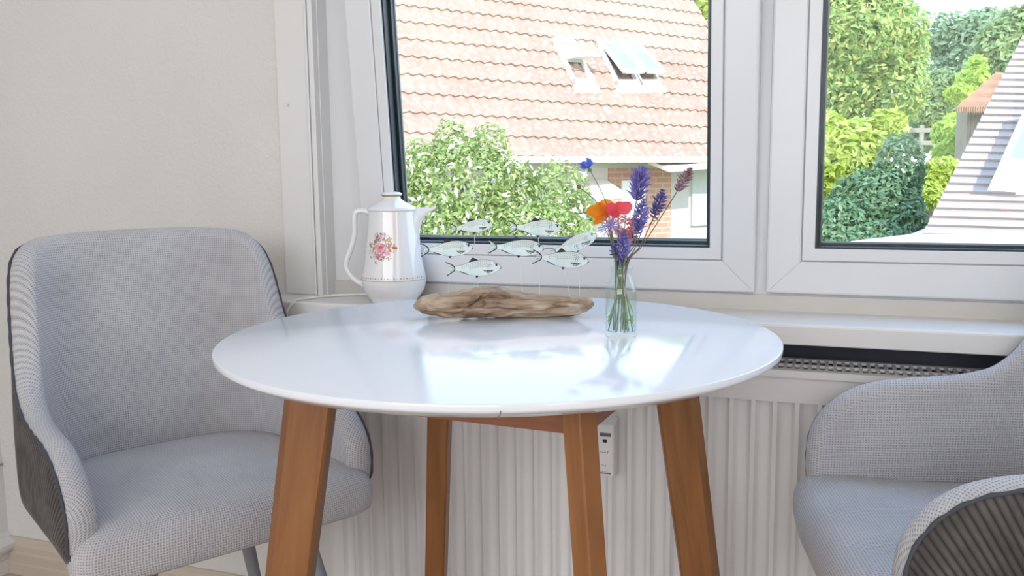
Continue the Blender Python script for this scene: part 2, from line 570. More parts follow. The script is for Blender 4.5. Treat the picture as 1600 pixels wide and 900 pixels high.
# fixed window frame
ff = MB()
ff.box((WX0, FRY, SILLZ), (WX1, 1.605, .785))
ff.box((WX0, FRY, .785), (-.845, 1.605, WZ1-.06))
ff.box((-.135, FRY, .785), (-.065, 1.605, WZ1-.06))
ff.box((WX1-.08, FRY, .785), (WX1, 1.605, WZ1-.06))
ff.box((WX0, FRY, WZ1-.06), (WX1, 1.605, WZ1))
struct('trim_5', ff, M['pvc'], 'fixed white window frame with centre post', 'window frame')
struct('trim_6', MB().box((WX0+.004, FRY-.006, SILLZ), (WX1, FRY, SILLZ+.027)), M['paint_warm_lit'], 'frame strip below the window sashes, toned as warmly lit', 'trim')  # lower frame face; warm reflected light is put into its cream colour


def ring(x0, x1, z0, z1, w, y0, y1, mb=None, mitre=True):
    mb = mb or MB()
    o = [(x0, z0), (x1, z0), (x1, z1), (x0, z1)]
    i = [(x0+w, z0+w), (x1-w, z0+w), (x1-w, z1-w), (x0+w, z1-w)]
    vs = [(x, y0, z) for x, z in o+i] + [(x, y1, z) for x, z in o+i]
    fs = []
    for k in range(4):
        j = (k+1) % 4
        fs += [(k, j, 4+j, 4+k), (8+k, 12+k, 12+j, 8+j), (k, 8+k, 8+j, j), (4+k, 4+j, 12+j, 12+k)]
    mb.add(vs, fs)
    return mb


def sash(name, x0, x1, z0, h, tilt, label):
    W = x1-x0
    root = bpy.data.objects.new(name, None)
    root.location = (x0, SAY, z0)
    root.rotation_euler = (tilt, 0, 0)
    COL.objects.link(root)
    tag(root, label, 'window', kind='structure')
    fw = .056
    bevel(ring(0, W, 0, h, fw, 0, .07).build('sash_frame', M['pvc'], root), .004)
    # hairline at the mitred corners
    sm_ = MB()
    for cx, sx in ((0, 1), (W, -1)):
        a, b = Vector((cx+sx*.006, -.0002, .006)), Vector((cx+sx*fw, -.0002, fw))
        nrm = Vector((-(b-a).z, 0, (b-a).x)).normalized()*.0003
        sm_.add([a-nrm, b-nrm, b+nrm, a+nrm], [(0, 1, 2, 3)])
    sm_.build('mitre_seam', M['seam'], root)
    ring(fw-.0006, W-fw+.0006, fw-.0006, h-fw+.0006, .002, .0005, .03).build('bead_seam', M['seam'], root)
    bd = ring(fw+.0003, W-fw-.0003, fw+.0003, h-fw-.0003, .0204, .0008, .03).build('glazing_bead', M['pvc'], root)
    bevel(bd, .0012)
    e = fw+.0205
    ring(e, W-e, e, h-e, .0035, .006, .026).build('gasket', M['gasket'], root)
    e2 = e+.002
    ring(e2, W-e2, e2, h-e2, .0065, .027, .040).build('spacer', M['gasket'], root)
    ring(e2, W-e2, e2, h-e2, .0085, .0402, .043).build('outer_spacer', M['spacer'], root)
    MB().box((e-.002, .0265, e-.002), (W-e+.002, .0270, h-e+.002)).build('pane', M['pane'], root)
    return root


sash('window_1', -.868, -.1105, .7575, 1.34, radians(5.0), 'left window sash tilted open into the room, above the jug')
sash('window_2', -.0925, 1.33, .7585, 1.34, 0.0, 'closed right window sash above the radiator')

# small hook on the casing
hk = thing('wall_hook', 'tiny clear plastic hook stuck to the white casing board', 'hook', atY(449, 162, WY-.011))
MB().lathe([(.0035, 0), (.0035, .001), (.0028, .0016)], 16).build('hook_pad', M['white'], hk).rotation_euler = (radians(90), 0, 0)
MB().tube([(0, -.001, .0035), (-.001, -.004, 0), (.001, -.006, -.003), (.003, -.005, -.005)], .0011, 8).build('hook_arm', M['white'], hk)

# ------------------------------------------------------------------ radiator
RX0, RX1, RY, RZ0, RZ1 = -.885, 1.22, 1.392, .14, .655
rad = thing('radiator', 'long white ribbed panel radiator under the window sill', 'radiator', (0, RY, RZ0))
rp = MB()
zs = [0, .004, .03, .034, .040, .046, .25, .44, .458, .4625, .4632, .470, .495, .507, .510]
pitch = .0333
nr = int((RX1-RX0-.04)/pitch)
xs, gm = [RX0], [0]
x = RX0+.02
for k in range(nr):
    for f_, g in ((0, 0), (.10, 0), (.24, .8), (.32, 1), (.68, 1), (.76, .8), (.90, 0)):
        xs.append(x+f_*pitch)
        gm.append(g)
    x += pitch
xs.append(RX1)
gm.append(0)
rows = []
for z in zs:
    zm = 0 if (z <= .034 or z >= .463) else (1 if .046 <= z else .5)
    rows.append([(xx, .0095*g*zm + (.004 if z in (0, .510) else 0), z) for xx, g in zip(xs, gm)])
rp.grid(rows, False, True)
fpo = rp.build('front_panel', M['radiator'], rad, fix=False)
fpo.modifiers.new('sharp', 'EDGE_SPLIT').split_angle = radians(50)
# grille lip shadow added as a grey strip, side covers and back panel
MB().box((RX0, .012, .505), (RX1, .030, .509)).build('lip_shadow_strip', M['print_and_shade'], rad)
for a, b in ((RX0-.002, RX0+.001), (RX1-.001, RX1+.002)):
    MB().box((a, -.001, 0), (b, .102, .512)).build('side_cover', M['radiator'], rad)
MB().box((RX0+.002, .085, .01), (RX1-.002, .1, .50)).build('rear_panel', M['radiator'], rad)
fin = MB()
for k in range(80):
    xx = RX0+.03+k*.026
    fin.box((xx, .02, .03), (xx+.001, .085, .47))
tag(fin.build('convector_fins', M['radiator'], rad), kind='stuff')
gr = MB()
for y0, y1 in ((-.004, .013), (.043, .051), (.086, .098)):
    gr.box((RX0, y0, .511), (RX1, y1, .5155))
gr.box((RX0, -.004, .504), (RX1, -.002, .511))
k = 0
xx = RX0+.004
while xx < RX1-.006:
    gr.box((xx, .013, .5115), (xx+.0052, .086, .5152))
    xx += .0125
gr.build('top_grille', M['radiator'], rad)

# heat meter
hmp = atY(949, 695, RY)
hm = thing('heat_meter', 'small white heat meter with grey display on the radiator front', 'meter', (hmp.x, RY+.0015, hmp.z))
b0 = MB().box((-.0185, -.022, -.052), (.0185, 0, .052))
for i, (xx, yy, zz) in enumerate(list(b0.v)):
    if yy < -.01 and zz > 0:
        b0.v[i] = (xx*.86, yy, zz-.012)
    elif yy < -.01:
        b0.v[i] = (xx*.86, yy, zz+.003)
bevel(b0.build('case', M['white'], hm), .003, 3)
MB().box((-.008, -.0225, .021), (.011, -.0215, .027)).build('display', M['lcd'], hm)
MB().box((-.003, -.0225, .010), (.004, -.0215, .016)).build('sensor_window', M['black'], hm)
pr = MB()
for (xa, xb, z, hh) in ((-.008, -.005, -.007, .0008), (-.004, -.001, -.0072, .001), (0, .003, -.007, .001), (.005, .0058, -.0085, .004), (.006, .0072, -.0052, .0008),
                        (-.005, -.003, -.030, .001), (-.002, -.0005, -.030, .0008), (.002, .0028, -.031, .0024), (-.0095, .010, -.0405, .0005)):
    pr.box((xa, -.0224, z), (xb, -.0216, z+hh))
pr.build('printed_lettering', M['print_and_shade'], hm)
MB().box((-.0105, -.0224, -.0445), (.011, -.0216, -.0423)).build('barcode_strip', M['print_and_shade'], hm)

# ------------------------------------------------------------------ table
TC = Vector((-.3925, 1.0276, 0))
TR, TZ = .351, .76
tb = thing('round_table', 'round white lacquered table on four beech legs', 'table', TC)
prof = [(0.0001, TZ-.0205), (TR-.040, TZ-.0205), (TR-.016, TZ-.0165), (TR-.003, TZ-.0095), (TR-.0004, TZ-.0075), (TR, TZ-.006), (TR, TZ-.0008), (TR-.0003, TZ-.0003), (TR-.001, TZ), (0.0001, TZ)]
tt = MB().lathe(prof, 160, cap=False, smooth=False)
for i in range(len(tt.sm)):
    tt.sm[i] = True
to = tt.build('tabletop', M['top'], tb)
em = to.modifiers.new('sharp', 'EDGE_SPLIT')
em.split_angle = radians(50)
# thin chip mark on the rim
cm = MB().tube([TC*0+Vector((.045, -.3515, .7485)), Vector((.047, -.351, .7515)), Vector((.0475, -.3515, .755))], .0006, 5)
ang0 = math.atan2(*(reversed((at(780, 632, .86)-TC).to_2d())))
cmo = cm.build('rim_chip', M['print_and_shade'], tb)
cmo.rotation_euler = (0, 0, ang0+pi/2-.13)

LEGA = radians(41)


def leg_mesh(ang):
    mb = MB()
    er = Vector((cos(ang), sin(ang), 0))
    ra = .237 if sin(ang) < 0 else .255
    ex_, ey_ = Vector((cos(ang-radians(25)), sin(ang-radians(25)), 0)), Vector((-sin(ang-radians(25)), cos(ang-radians(25)), 0))

    def section(z):
        f = 1-(z/.74)
        c = er*(ra+.115*f)
        hr = .0315-.005*f
        ht = .0175-.002*f
        ch = .006
        pts = [(-hr, -ht+.003), (-hr+.003, -ht), (hr-.013, -ht), (hr-.0008, -.0012), (hr-.0008, .0012), (hr-.013, ht), (-hr+.003, ht), (-hr, ht-.003)]
        return [c+ex_*a+ey_*b+Vector((0, 0, z)) for a, b in pts], [a+b*0.6 for a, b in pts]
    zz = [0, .2, .4, .55, .66, .7415]
    rows, uvs = [], []
    for z in zz:
        p, u = section(z)
        rows.append(p)
        uvs.append([(a+ang*3, z) for a in u])
    mb.grid(rows, True, False, uv=uvs)
    mb.add(rows[0], [tuple(range(8))[::-1]], uvs=uvs[0])
    mb.add(rows[-1], [tuple(range(8))], uvs=uvs[-1])
    return mb


for k in range(4):
    leg_mesh(LEGA+k*pi/2).build('leg', M['wood'], tb)
for k in range(4):
    a0, a1 = LEGA+k*pi/2, LEGA+(k+1)*pi/2
    p0, p1 = Vector((cos(a0), sin(a0), 0))*.240, Vector((cos(a1), sin(a1), 0))*.240
    d = (p1-p0).normalized()
    nrm = Vector((d.y, -d.x, 0))*.011
    mb = MB()
    vs, uv = [], []
    for z in (.6955, .7405):
        for q, s_, e in ((p0, 1, 0), (p1, 1, 1), (p1, -1, 1), (p0, -1, 0)):
            vs.append(q+nrm*s_+Vector((0, 0, z)))
            uv.append((z*1.0+.01*s_, e*.34))
    mb.add(vs, [(0, 3, 2, 1), (4, 5, 6, 7), (0, 1, 5, 4), (1, 2, 6, 5), (2, 3, 7, 6), (3, 0, 4, 7)], uvs=uv)
    mb.build('apron_rail', M['apron'], tb)

# ------------------------------------------------------------------ chairs
CYB = .200
TH = .023                                       # half thickness of the padded shell


def set_shape(cw, spl, cyf, crc, da, bh, fa, fb):
    """mid-surface plan (half width, how far the arms draw in, front y, corner radius), arm and back height, lean"""
    global CW, SPL, CYF, CRC, CS, FA, FB, RIM
    CW, SPL, CYF, CRC, FA, FB = cw, spl, cyf, crc, fa, fb
    CS = (CW-CRC)+CRC*(pi/2+SPL)+(CYB-CRC-CRC*sin(SPL)-CYF)/cos(SPL)   # half arclength
    h = [(-(CS-.012), .392), (-(CS-.001), .44), (-(CS+.006), .50+da*.3), (-(CS-.004), .56+da*.8), (-(CS-.045), .607+da), (-(CS-.11), .632+da), (-.385, .646+da),
         (-.325, .672+da*.8), (-.282, .735+da*.4), (-.245, .808+bh*.8), (-.205, .850+bh), (-.14, .864+bh), (0, .868+bh)]
    RIM = h + [(-s, z) for s, z in h[-2::-1]]


def plan(s):
    """mid-surface plan point and outward normal at signed arclength s from the back centre"""
    sg = 1 if s >= 0 else -1
    a = abs(s)
    L1 = CW-CRC
    L2 = CRC*(pi/2+SPL)
    if a <= L1:
        p, n = (a, CYB), (0, 1)
    elif a <= L1+L2:
        t = (a-L1)/CRC
        p, n = (L1+CRC*sin(t), CYB-CRC+CRC*cos(t)), (sin(t), cos(t))
    else:
        t = pi/2+SPL
        r_ = a-L1-L2
        p, n = (L1+CRC*sin(t)-r_*sin(SPL), CYB-CRC+CRC*cos(t)-r_*cos(SPL)), (sin(t), cos(t))
    return Vector((sg*p[0], p[1], 0)), Vector((sg*n[0], n[1], 0))


def shell_point(s, z, off):
    p, n = plan(s)
    back = max(0.0, min(1.0, (0.36-abs(s))/.20))
    back = back*back*(3-2*back)
    fl = (FA+FB*back)*(z-.45) - (.9*max(0, .45-z)**1.0)*.45
    return p + n*(fl+off) + Vector((0, 0, z))


def build_chair(label, loc, rz, scl, drop):
    """scl: size of the shell; drop: height of the shell's base datum above the floor"""
    t = thing('upholstered_chair', label, 'chair', loc, rz, 'tub chairs at the table')
    BZ = .388
    # inner face with padded rim
    N = 150
    rim = smooth_path([(s, 0, z) for s, z in RIM], N)
    cols, cuv = [], []
    for i, q in enumerate(rim):
        sb = (i/(N-1)*2-1)*(CS-.03)
        s1, z1 = q.x, q.z
        L = sqrt((s1-sb)**2+(z1-BZ)**2)
        col, cu = [], []
        L = max(L, .004)
        du, dz = (s1-sb)/L, (z1-BZ)/L
        NI = 14
        for k in range(NI):
            a = (k/(NI-1))*(L-TH*.9)
            if L < TH:
                a = 0
            pad = .010*sin(pi*min(1, a/max(L, .01)))      # soft upholstery swell
            col.append(shell_point(sb+du*a, BZ+dz*a, -TH-pad*.4+.010*(1-a/L if a < L else 0)*0))
            cu.append((sb+du*a, BZ+dz*a))
        for k in range(1, 9):
            th = radians(148)*k/8
            a = (L-TH*.9)+TH*.9*sin(th) if L > TH else 0
            col.append(shell_point(sb+du*a, BZ+dz*a, -TH*cos(th)))
            cu.append((sb+du*(L-TH+TH*th), BZ+dz*(L-TH+TH*th)))
        cols.append(col)
        cuv.append(cu)
    inner = MB()
    inner.grid(cols, False, True, uv=cuv)
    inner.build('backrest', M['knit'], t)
    # outer corduroy cover: ribs are modelled
    N2 = 1080
    rim2 = smooth_path([(s, 0, z) for s, z in RIM], N2)
    cols = []
    seam = []
    th0 = radians(146)
    for i, q in enumerate(rim2):
        sb = (i/(N2-1)*2-1)*(CS-.03)
        s1, z1 = q.x, q.z
        L = max(sqrt((s1-sb)**2+(z1-BZ)**2), .004)
        du, dz = (s1-sb)/L, (z1-BZ)/L
        amp = .0028*abs(sin(pi*i/6.0))
        col = []
        top = (L-TH*.9)+TH*.9*sin(th0) if L > TH else 0
        offt = -TH*cos(th0)
        M_ = 12
        for k in range(M_+1):
            a = top*(1-k/M_)
            swell = .007*sin(pi*k/M_)**.7*min(1, L/.1)
            col.append(shell_point(sb+du*a, BZ+dz*a, offt + swell + amp*min(1, k/1.2)))
        # tuck in under the seat
        p, n_ = plan(sb)
        col.append(shell_point(sb, BZ-.012, .004))
        col.append(shell_point(sb, BZ-.014, -.04))
        cols.append(col)
        if i % 6 == 0:
            seam.append(col[0] + (shell_point(sb+du*top, BZ+dz*top, offt+.002)-col[0]))
    ou = MB()
    ou.grid(cols, False, True, uv=[[(i/6.0, k/14) for k in range(len(c))] for i, c in enumerate(cols)])
    ou.build('outer_cover', M['cord'], t)
    sm2 = []
    for j, p in enumerate(seam):
        sm2.append(p + Vector((0, 0, .0006*sin(j*2.1))))
    MB().tube(sm2, [.0026+.0006*sin(j*1.9) for j in range(len(sm2))], 6).build('piping', M['piping'], t)
    # seat cushion
    out = []
    hw, yb, rc = CW-TH*.55, CYB-TH*.6, .145
    fw_ = plan(CS)[0].x
    yf = CYF-.037
    pts = []
    for k in range(9):      # back-right corner
        a = pi/2*(1-k/8)
        pts.append((hw-rc+rc*cos(a), yb-rc+rc*sin(a)))
    pts += [(hw+(fw_-hw)*.25, -.03), (hw+(fw_-hw)*.55, -.09), (fw_+.004, -.15), (fw_+.014, -.19)]
    rf = .034
    for k in range(7):
        a = -pi/2*k/6
        pts.append((fw_+.018-rf+rf*cos(a), yf+.010+rf+rf*sin(a)))
    pts += [(hw*.6, yf+.002), (hw*.3, yf), (0, yf-.001)]
    full = pts + [(-x_, y_) for x_, y_ in pts[-2::-1]]
    # resample outline (closed at the back)
    P = smooth_path([(a, b, 0) for a, b in full], 130)
    back = [Vector((P[-1].x+(P[0].x-P[-1].x)*k/24, P[0].y, 0)) for k in range(1, 24)]
    P = P+back
    cen = Vector((0, -.03, 0))
    prof = [(-.040, .388), (-.014, .390), (-.004, .396), (0, .408), (.001, .424), (-.001, .440), (-.006, .454), (-.015, .465), (-.028, .472), (-.05, .4765), (-.09, .480), (-.14, .482)]
    rows, uvs = [], []
    acc = 0
    for j, (o, z) in enumerate(prof):
        if j:
            acc += sqrt((prof[j][0]-prof[j-1][0])**2+(prof[j][1]-prof[j-1][1])**2)
        row, ru = [], []
        for p in P:
            d = (p-cen)
            l = d.length
            q = cen + d*max(.05, (l+o)/l)
            row.append((q.x, q.y, z))
            if z > .464:
                ru.append((q.x, q.y))
            else:
                ru.append((p.x + (0 if abs(p.x) < .19 else (p.y+.23)*.7*(1 if p.x > 0 else -1)), yf-.05+acc))
        rows.append(row)
        uvs.append(ru)
    arc = [0]
    for i in range(1, len(P)):
        arc.append(arc[-1]+(P[i]-P[i-1]).length)
    i0 = min(range(len(P)), key=lambda i: (abs(P[i].x) if P[i].y < 0 else 9))
    cum = [0]
    for (o0, z0), (o1, z1) in zip(prof, prof[1:]):
        cum.append(cum[-1]+sqrt((o1-o0)**2+(z1-z0)**2))
    KT = 8
    side = [[(-(arc[i]-arc[i0]), yf-prof[KT][0]-(cum[KT]-cum[j])) for i in range(len(P))] for j in range(len(prof))]
    for kq in (.27, .13, .01):
        rows.append([(cen.x+(p.x-cen.x)*kq, cen.y+(p.y-cen.y)*kq, .4828) for p in P])
        uvs.append([(q[0], q[1]) for q in rows[-1]])
    se = MB()
    se.grid(rows[:KT+1], True, True, uv=side[:KT+1])
    se.grid(rows[KT:], True, True, uv=[[(q[0], q[1]) for q in r_] for r_ in rows[KT:]])
    uvs[-1] = [(q[0], q[1]) for q in rows[-1]]
    se.add(rows[-1], [tuple(range(len(P)))], True, uvs=uvs[-1])
    se.add(rows[0], [tuple(range(len(P)))[::-1]], True, uvs=uvs[0])
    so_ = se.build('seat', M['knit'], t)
    bm = bmesh.new()
    bm.from_mesh(so_.data)
    bmesh.ops.remove_doubles(bm, verts=bm.verts, dist=1e-5)
    bmesh.ops.recalc_face_normals(bm, faces=bm.faces)
    bm.to_mesh(so_.data)
    bm.free()
    for sx in (-1, 1):
        for (y0, y1) in ((-.185, -.275), (.12, .215)):
            MB().tube([(sx*.132, y0, .384), (sx*.142, y0+(y1-y0)*.12, .34), (sx*.24, y1, -drop/scl)], [.0165, .0165, .0095], 20).build('leg', M['legmetal'], t)
    for c in t.children:
        c.data.transform(Matrix.Translation((0, 0, drop)) @ Matrix.Scale(scl, 4))
    return t


LS, RS = .865, .865
set_shape(.2429, .0134, -.2382, .1638, -.0386, .0364, -.0049, .0591)
build_chair('grey waffle-knit tub chair left of the table, standing against the plaster wall', (-1.1183*LS, 1.2697*LS, 0), 1.0398, LS, CAMZ*(1-LS)-.0397*LS)
set_shape(.2519, .0376, -.2455, .1598, .0027, .0173, -.08, .195)
build_chair('grey tub chair cut off by the right edge, dark corduroy side showing', (.279*RS, 1.3156*RS, 0), radians(-77.4), RS, CAMZ*(1-RS)-.0136*RS)

# ------------------------------------------------------------------ coffee pot
KP = Vector((-.768, 1.456, SILLZ))
ks = 1/823.0
kp = thing('porcelain_coffee_pot', 'tall white porcelain coffee pot with rose decoration on the window sill', 'coffee pot', KP)
PROF = [(33, 0), (36, 1.5), (36, 4), (42, 11), (47.5, 20), (50, 30), (50.5, 37), (49.5, 43), (47.5, 52), (45, 66), (42, 84), (39.5, 104), (37.5, 124), (36.3, 138), (36, 143)]


def pot_r(h):
    for (r0_, h0), (r1_, h1) in zip(PROF, PROF[1:]):
        if h0 <= h <= h1:
            return r0_+(r1_-r0_)*(h-h0)/(h1-h0)
    return 36


body = MB()
seg = 96
rows = []
sd = math.atan2(Rv.y, Rv.x)      # spout points to the right as seen from the room
for r_, h in PROF:
    row = []
    for k in range(seg):
        a = 2*pi*k/seg
        lob = 1+.010*cos(8*a)*min(1, max(0, (h-45)/40))
        row.append((r_*ks*lob*cos(a), r_*ks*lob*sin(a), h*ks))
    rows.append(row)
body.grid(rows, True, True)
body.add(rows[0], [tuple(range(seg))[::-1]], True)
body.add(rows[-1], [tuple(range(seg))], True)
body.build('body', M['porcelain'], kp)
ud, vd = Vector((cos(sd), sin(sd), 0)), Vector((-sin(sd), cos(sd), 0))


def kpt(px, py, side=0.0):
    """pot-local point from offsets in photo pixels: right of the axis, above the base"""
    return ud*(px*ks) + vd*(side*ks) + Vector((0, 0, py*ks))


# spout: lofted U-shaped sections
spo = MB()
rows = []
for h, tip, wd in ((78, 43.5, 3), (92, 42.5, 9), (106, 42, 12.5), (117, 43.5, 14.5), (126, 47, 14), (133, 52, 12), (138.5, 58, 9), (142, 63.5, 6), (144.5, 67, 3.5), (146.5, 66, 2)):
    base_r = pot_r(min(h, 143))-5
    row = []
    for k in range(21):
        a = pi*(k/20)
        row.append(kpt(base_r+(tip-base_r)*sin(a)**.8 if 0 < k < 20 else base_r, h, -wd*cos(a)))
    rows.append(row)
spo.grid(rows, False, True)
spo.add(rows[-1], [tuple(range(21))], True)
so = spo.build('spout', M['porcelain'], kp)
# handle
hp = smooth_path([kpt(-34, 140), kpt(-47, 142.5), kpt(-56, 140), kpt(-58.5, 128), kpt(-59, 108), kpt(-64, 88), kpt(-72, 68), kpt(-74, 56), kpt(-69, 44), kpt(-58, 33), kpt(-46, 27)], 44)
hb = MB()
rows = []
for i, p in enumerate(hp):
    tng = (hp[min(i+1, 43)]-hp[max(i-1, 0)]).normalized()
    nr_ = vd
    bn = tng.cross(nr_)
    wv, wn = 5.4*ks, (4.4 + (1.2 if i in (0, 1, 42, 43) else 0))*ks
    rows.append([p+nr_*(wv*cos(2*pi*k/12))+bn*(wn*sin(2*pi*k/12)) for k in range(12)])
hb.grid(rows, True, True)
hb.build('handle', M['porcelain'], kp)
MB().lathe([(.1, 0), (2.0, .6), (1.4, 3), (.1, 4)], 10).build('thumb_rest', M['porcelain'], kp)
tr_ = bpy.data.objects[-1] if False else [c for c in kp.children if c.name.startswith('thumb_rest')][0]
tr_.scale = (ks, ks, ks)
tr_.location = kpt(-62, 98)
# lid with knob
lid = MB().lathe([(r_*ks, h*ks) for r_, h in ((30, 140), (37.5, 142), (38.5, 144), (37.5, 146.5), (33, 149), (26, 152.5), (19, 156.5), (14.5, 160), (13.3, 163), (13, 165))], 64)
lo = lid.build('lid', M['porcelain'], kp)
MB().lathe([(r_*ks, h*ks) for r_, h in ((12, 164.5), (15.5, 166), (16.3, 167.5), (15.5, 169), (12, 170.6), (6, 171.6), (.2, 172))], 48).build('knob', M['porcelain'], lo)
MB().lathe([(r_*ks, h*ks) for r_, h in ((12.6, 163.6), (16.0, 165.6), (16.1, 166.1), (12.6, 164.6))], 48, cap=False).build('gold_rim', M['gold'], lo)
# dotted gold band at the waist
gb = MB()
for k in range(64):
    a = 2*pi*k/64
    rr = pot_r(41)*ks*1.006
    c = Vector((rr*cos(a), rr*sin(a), 41*ks))
    ra, ta = Vector((cos(a), sin(a), .25)).normalized(), Vector((-sin(a), cos(a), 0))
    up = ra.cross(ta)
    w_ = (1.5 if k % 2 else .9)*ks
    gb.add([c+ta*w_+ra*.0001, c+up*w_*.8+ra*.0001, c-ta*w_+ra*.0001, c-up*w_*.8+ra*.0001], [(0, 1, 2, 3)])
gb.lathe([(pot_r(37)*ks*1.003, 36.6*ks), (pot_r(37)*ks*1.003, 37.2*ks)], 64, cap=False)
gb.build('gold_band', M['gold'], kp)
# rose motif: small petals lying on the curved body
rose_cols = {'rose': (232, 140, 160), 'rosed': (204, 84, 112), 'lil': (222, 176, 200), 'brown': (170, 116, 84), 'rust': (196, 112, 56), 'olive': (156, 146, 112), 'mauve': (150, 112, 124), 'gold': (206, 166, 92), 'blush': (240, 196, 196)}
rm = {k_: plain('glaze_'+k_, srgb(*v), 0.2, 0.12, 300) for k_, v in rose_cols.items()}
keys = list(rm)
fm = MB()


def petal(px, py, w_, h_, rot, key, lift=0.0):
    """px, py relative to the pot axis / base in photo pixels"""
    n_ = 10
    ring_ = []
    for k in range(n_):
        a = 2*pi*k/n_
        dx, dy = w_*cos(a), h_*sin(a)
        x_ = px+dx*cos(rot)-dy*sin(rot)
        y_ = py+dx*sin(rot)+dy*cos(rot)
        r_ = pot_r(y_)*1.012+.25+lift
        x_ = max(-r_*.98, min(r_*.98, x_))
        s_ = -sqrt(max(0, r_*r_-x_*x_))
        ring_.append(kpt(x_, y_, s_))
    fm.add(ring_, [tuple(range(n_))], True, mi=keys.index(key))


rd = random.Random(3)
RXc, RYc = -13, 88     # motif centre
for k in range(150):    # sprigs round the edge
    a = rd.uniform(0, 2*pi)
    q = rd.uniform(.3, 1.08)
    petal(RXc+20*q*cos(a), RYc+1+23*q*sin(a)-2, rd.uniform(.8, 1.7), rd.uniform(.5, 1.0), rd.uniform(0, pi), rd.choice(['olive', 'brown', 'mauve', 'olive', 'blush', 'gold']))
for (x_, y_) in ((-5, 17), (1, 20), (6, 20), (-2, 13), (5, 12), (-7, 14)):
    for k in range(5):
        a = k*2*pi/5
        petal(RXc+x_+1.6*cos(a), RYc+y_+1.6*sin(a), 1.3, 1.0, a, rd.choice(['lil', 'mauve', 'blush']), .1)
    petal(RXc+x_, RYc+y_, .7, .7, 0, 'rosed', .2)
for (x_, y_) in ((-6, -11), (-2, -13), (1, -10), (-9, -9), (-4, -16), (4, -14), (-8, -14), (0, -18)):
    for k in range(4):
        a = k*2*pi/4+.4
        petal(RXc+x_+1.5*cos(a), RYc+y_+1.3*sin(a), 1.4, 1.0, a, rd.choice(['blush', 'brown', 'lil']), .1)
    petal(RXc+x_, RYc+y_, .8, .7, 0, 'rosed', .2)
petal(RXc-9, RYc+9, 2.4, 2.8, 0, 'olive', .1)
petal(RXc+12, RYc+12, 3.0, 2.4, .5, 'gold', .1)
petal(RXc+9, RYc+11, 2.0, 1.6, -.6, 'gold', .15)
petal(RXc+13, RYc+2, 2.4, 4.4, -.5, 'rust', .12)
petal(RXc+14, RYc-4, 2.0, 3.4, .6, 'brown', .15)
petal(RXc+21, RYc-.5, 4.6, 2.2, -.15, 'rust', .12)
for k in range(7):
    a = k*2*pi/7
    petal(RXc-.5+4.6*cos(a), RYc-.5+3.6*sin(a), 4.0, 3.2, a, 'rose' if k % 2 else 'blush', .2+.02*k)
petal(RXc-.5, RYc-.3, 4.6, 3.4, 0, 'rose', .45)
petal(RXc-.3, RYc+.4, 3.0, 1.7, .1, 'rosed', .55)
for k in range(5):
    a = k*2*pi/5
    petal(RXc+9+1.9*cos(a), RYc-8+1.8*sin(a), 2.2, 1.8, a, 'lil' if k % 2 else 'rose', .3)
fm.build('flower_motif', [rm[k_] for k_ in keys], kp)

# white cable lying on the sill and dropping behind the chair
c1 = atZ(571, 455, SILLZ+.003)
cpts = [Vector((-.82, 1.517, SILLZ+.0032)), Vector((-.87, 1.508, SILLZ+.0032)), Vector((-.90, 1.492, SILLZ+.0032)), Vector((-.925, 1.468, SILLZ+.0032)), Vector((-.945, 1.43, SILLZ+.0032)), Vector((-.955, 1.405, SILLZ+.002)), Vector((-.962, 1.394, SILLZ-.012)), Vector((-.968, 1.39, SILLZ-.04)),
        Vector((-1.0, 1.42, .5)), Vector((-1.06, 1.46, .25)), Vector((-1.13, 1.47, .07)), Vector((-1.22, 1.455, .006)), Vector((-1.30, 1.40, .004)), Vector((-1.38, 1.33, .004))]
tag(MB().tube(smooth_path(cpts, 90), .0026, 8).build('power_cable', M['cable']), 'thin white cable lying across the sill beside the coffee pot', 'cable', 'white cables')
c2 = [Vector((-.93, 1.47, .62)), Vector((-.99, 1.47, .35)), Vector((-1.03, 1.462, .12)), Vector((-1.10, 1.44, .005)), Vector((-1.16, 1.38, .004))]
tag(MB().tube(smooth_path(c2, 50), .0025, 8).build('power_cable', M['cable']), 'white cable hanging in front of the baseboard behind the chair leg', 'cable', 'white cables')

# ------------------------------------------------------------------ driftwood with fish
DC = Vector((-.432, 1.150, TZ))
dr = thing('driftwood_fish_sculpture', 'driftwood piece carrying seven painted fish on thin wires, on the white table', 'decoration', DC, YAW)
px = 1/1118.0
DC = DC
# outline along the length in photo pixels from the middle: position, bottom, top
OUT = [(-144, 16, 22), (-139, 12, 30), (-128, 7, 36), (-112, 4, 39), (-95, 2.5, 41), (-76, 1.5, 42), (-58, .5, 46), (-42, 0, 49), (-26, -.5, 50), (-10, -1, 49), (5, -1.5, 46), (22, -1.5, 42), (40, -1.5, 38.5), (60, -1.5, 37), (80, -1, 36), (100, -.5, 34), (118, 2, 32.5), (132, 6, 31), (141, 12, 28), (146, 17, 22)]
rd = random.Random(5)
dm = MB()
rows = []
NS = 72


def interp(t, arr, c):
    for a, b in zip(arr, arr[1:]):
        if a[0] <= t <= b[0]:
            u = (t-a[0])/(b[0]-a[0])
            u = u*u*(3-2*u)
            return a[c]+(b[c]-a[c])*u
    return arr[-1][c]


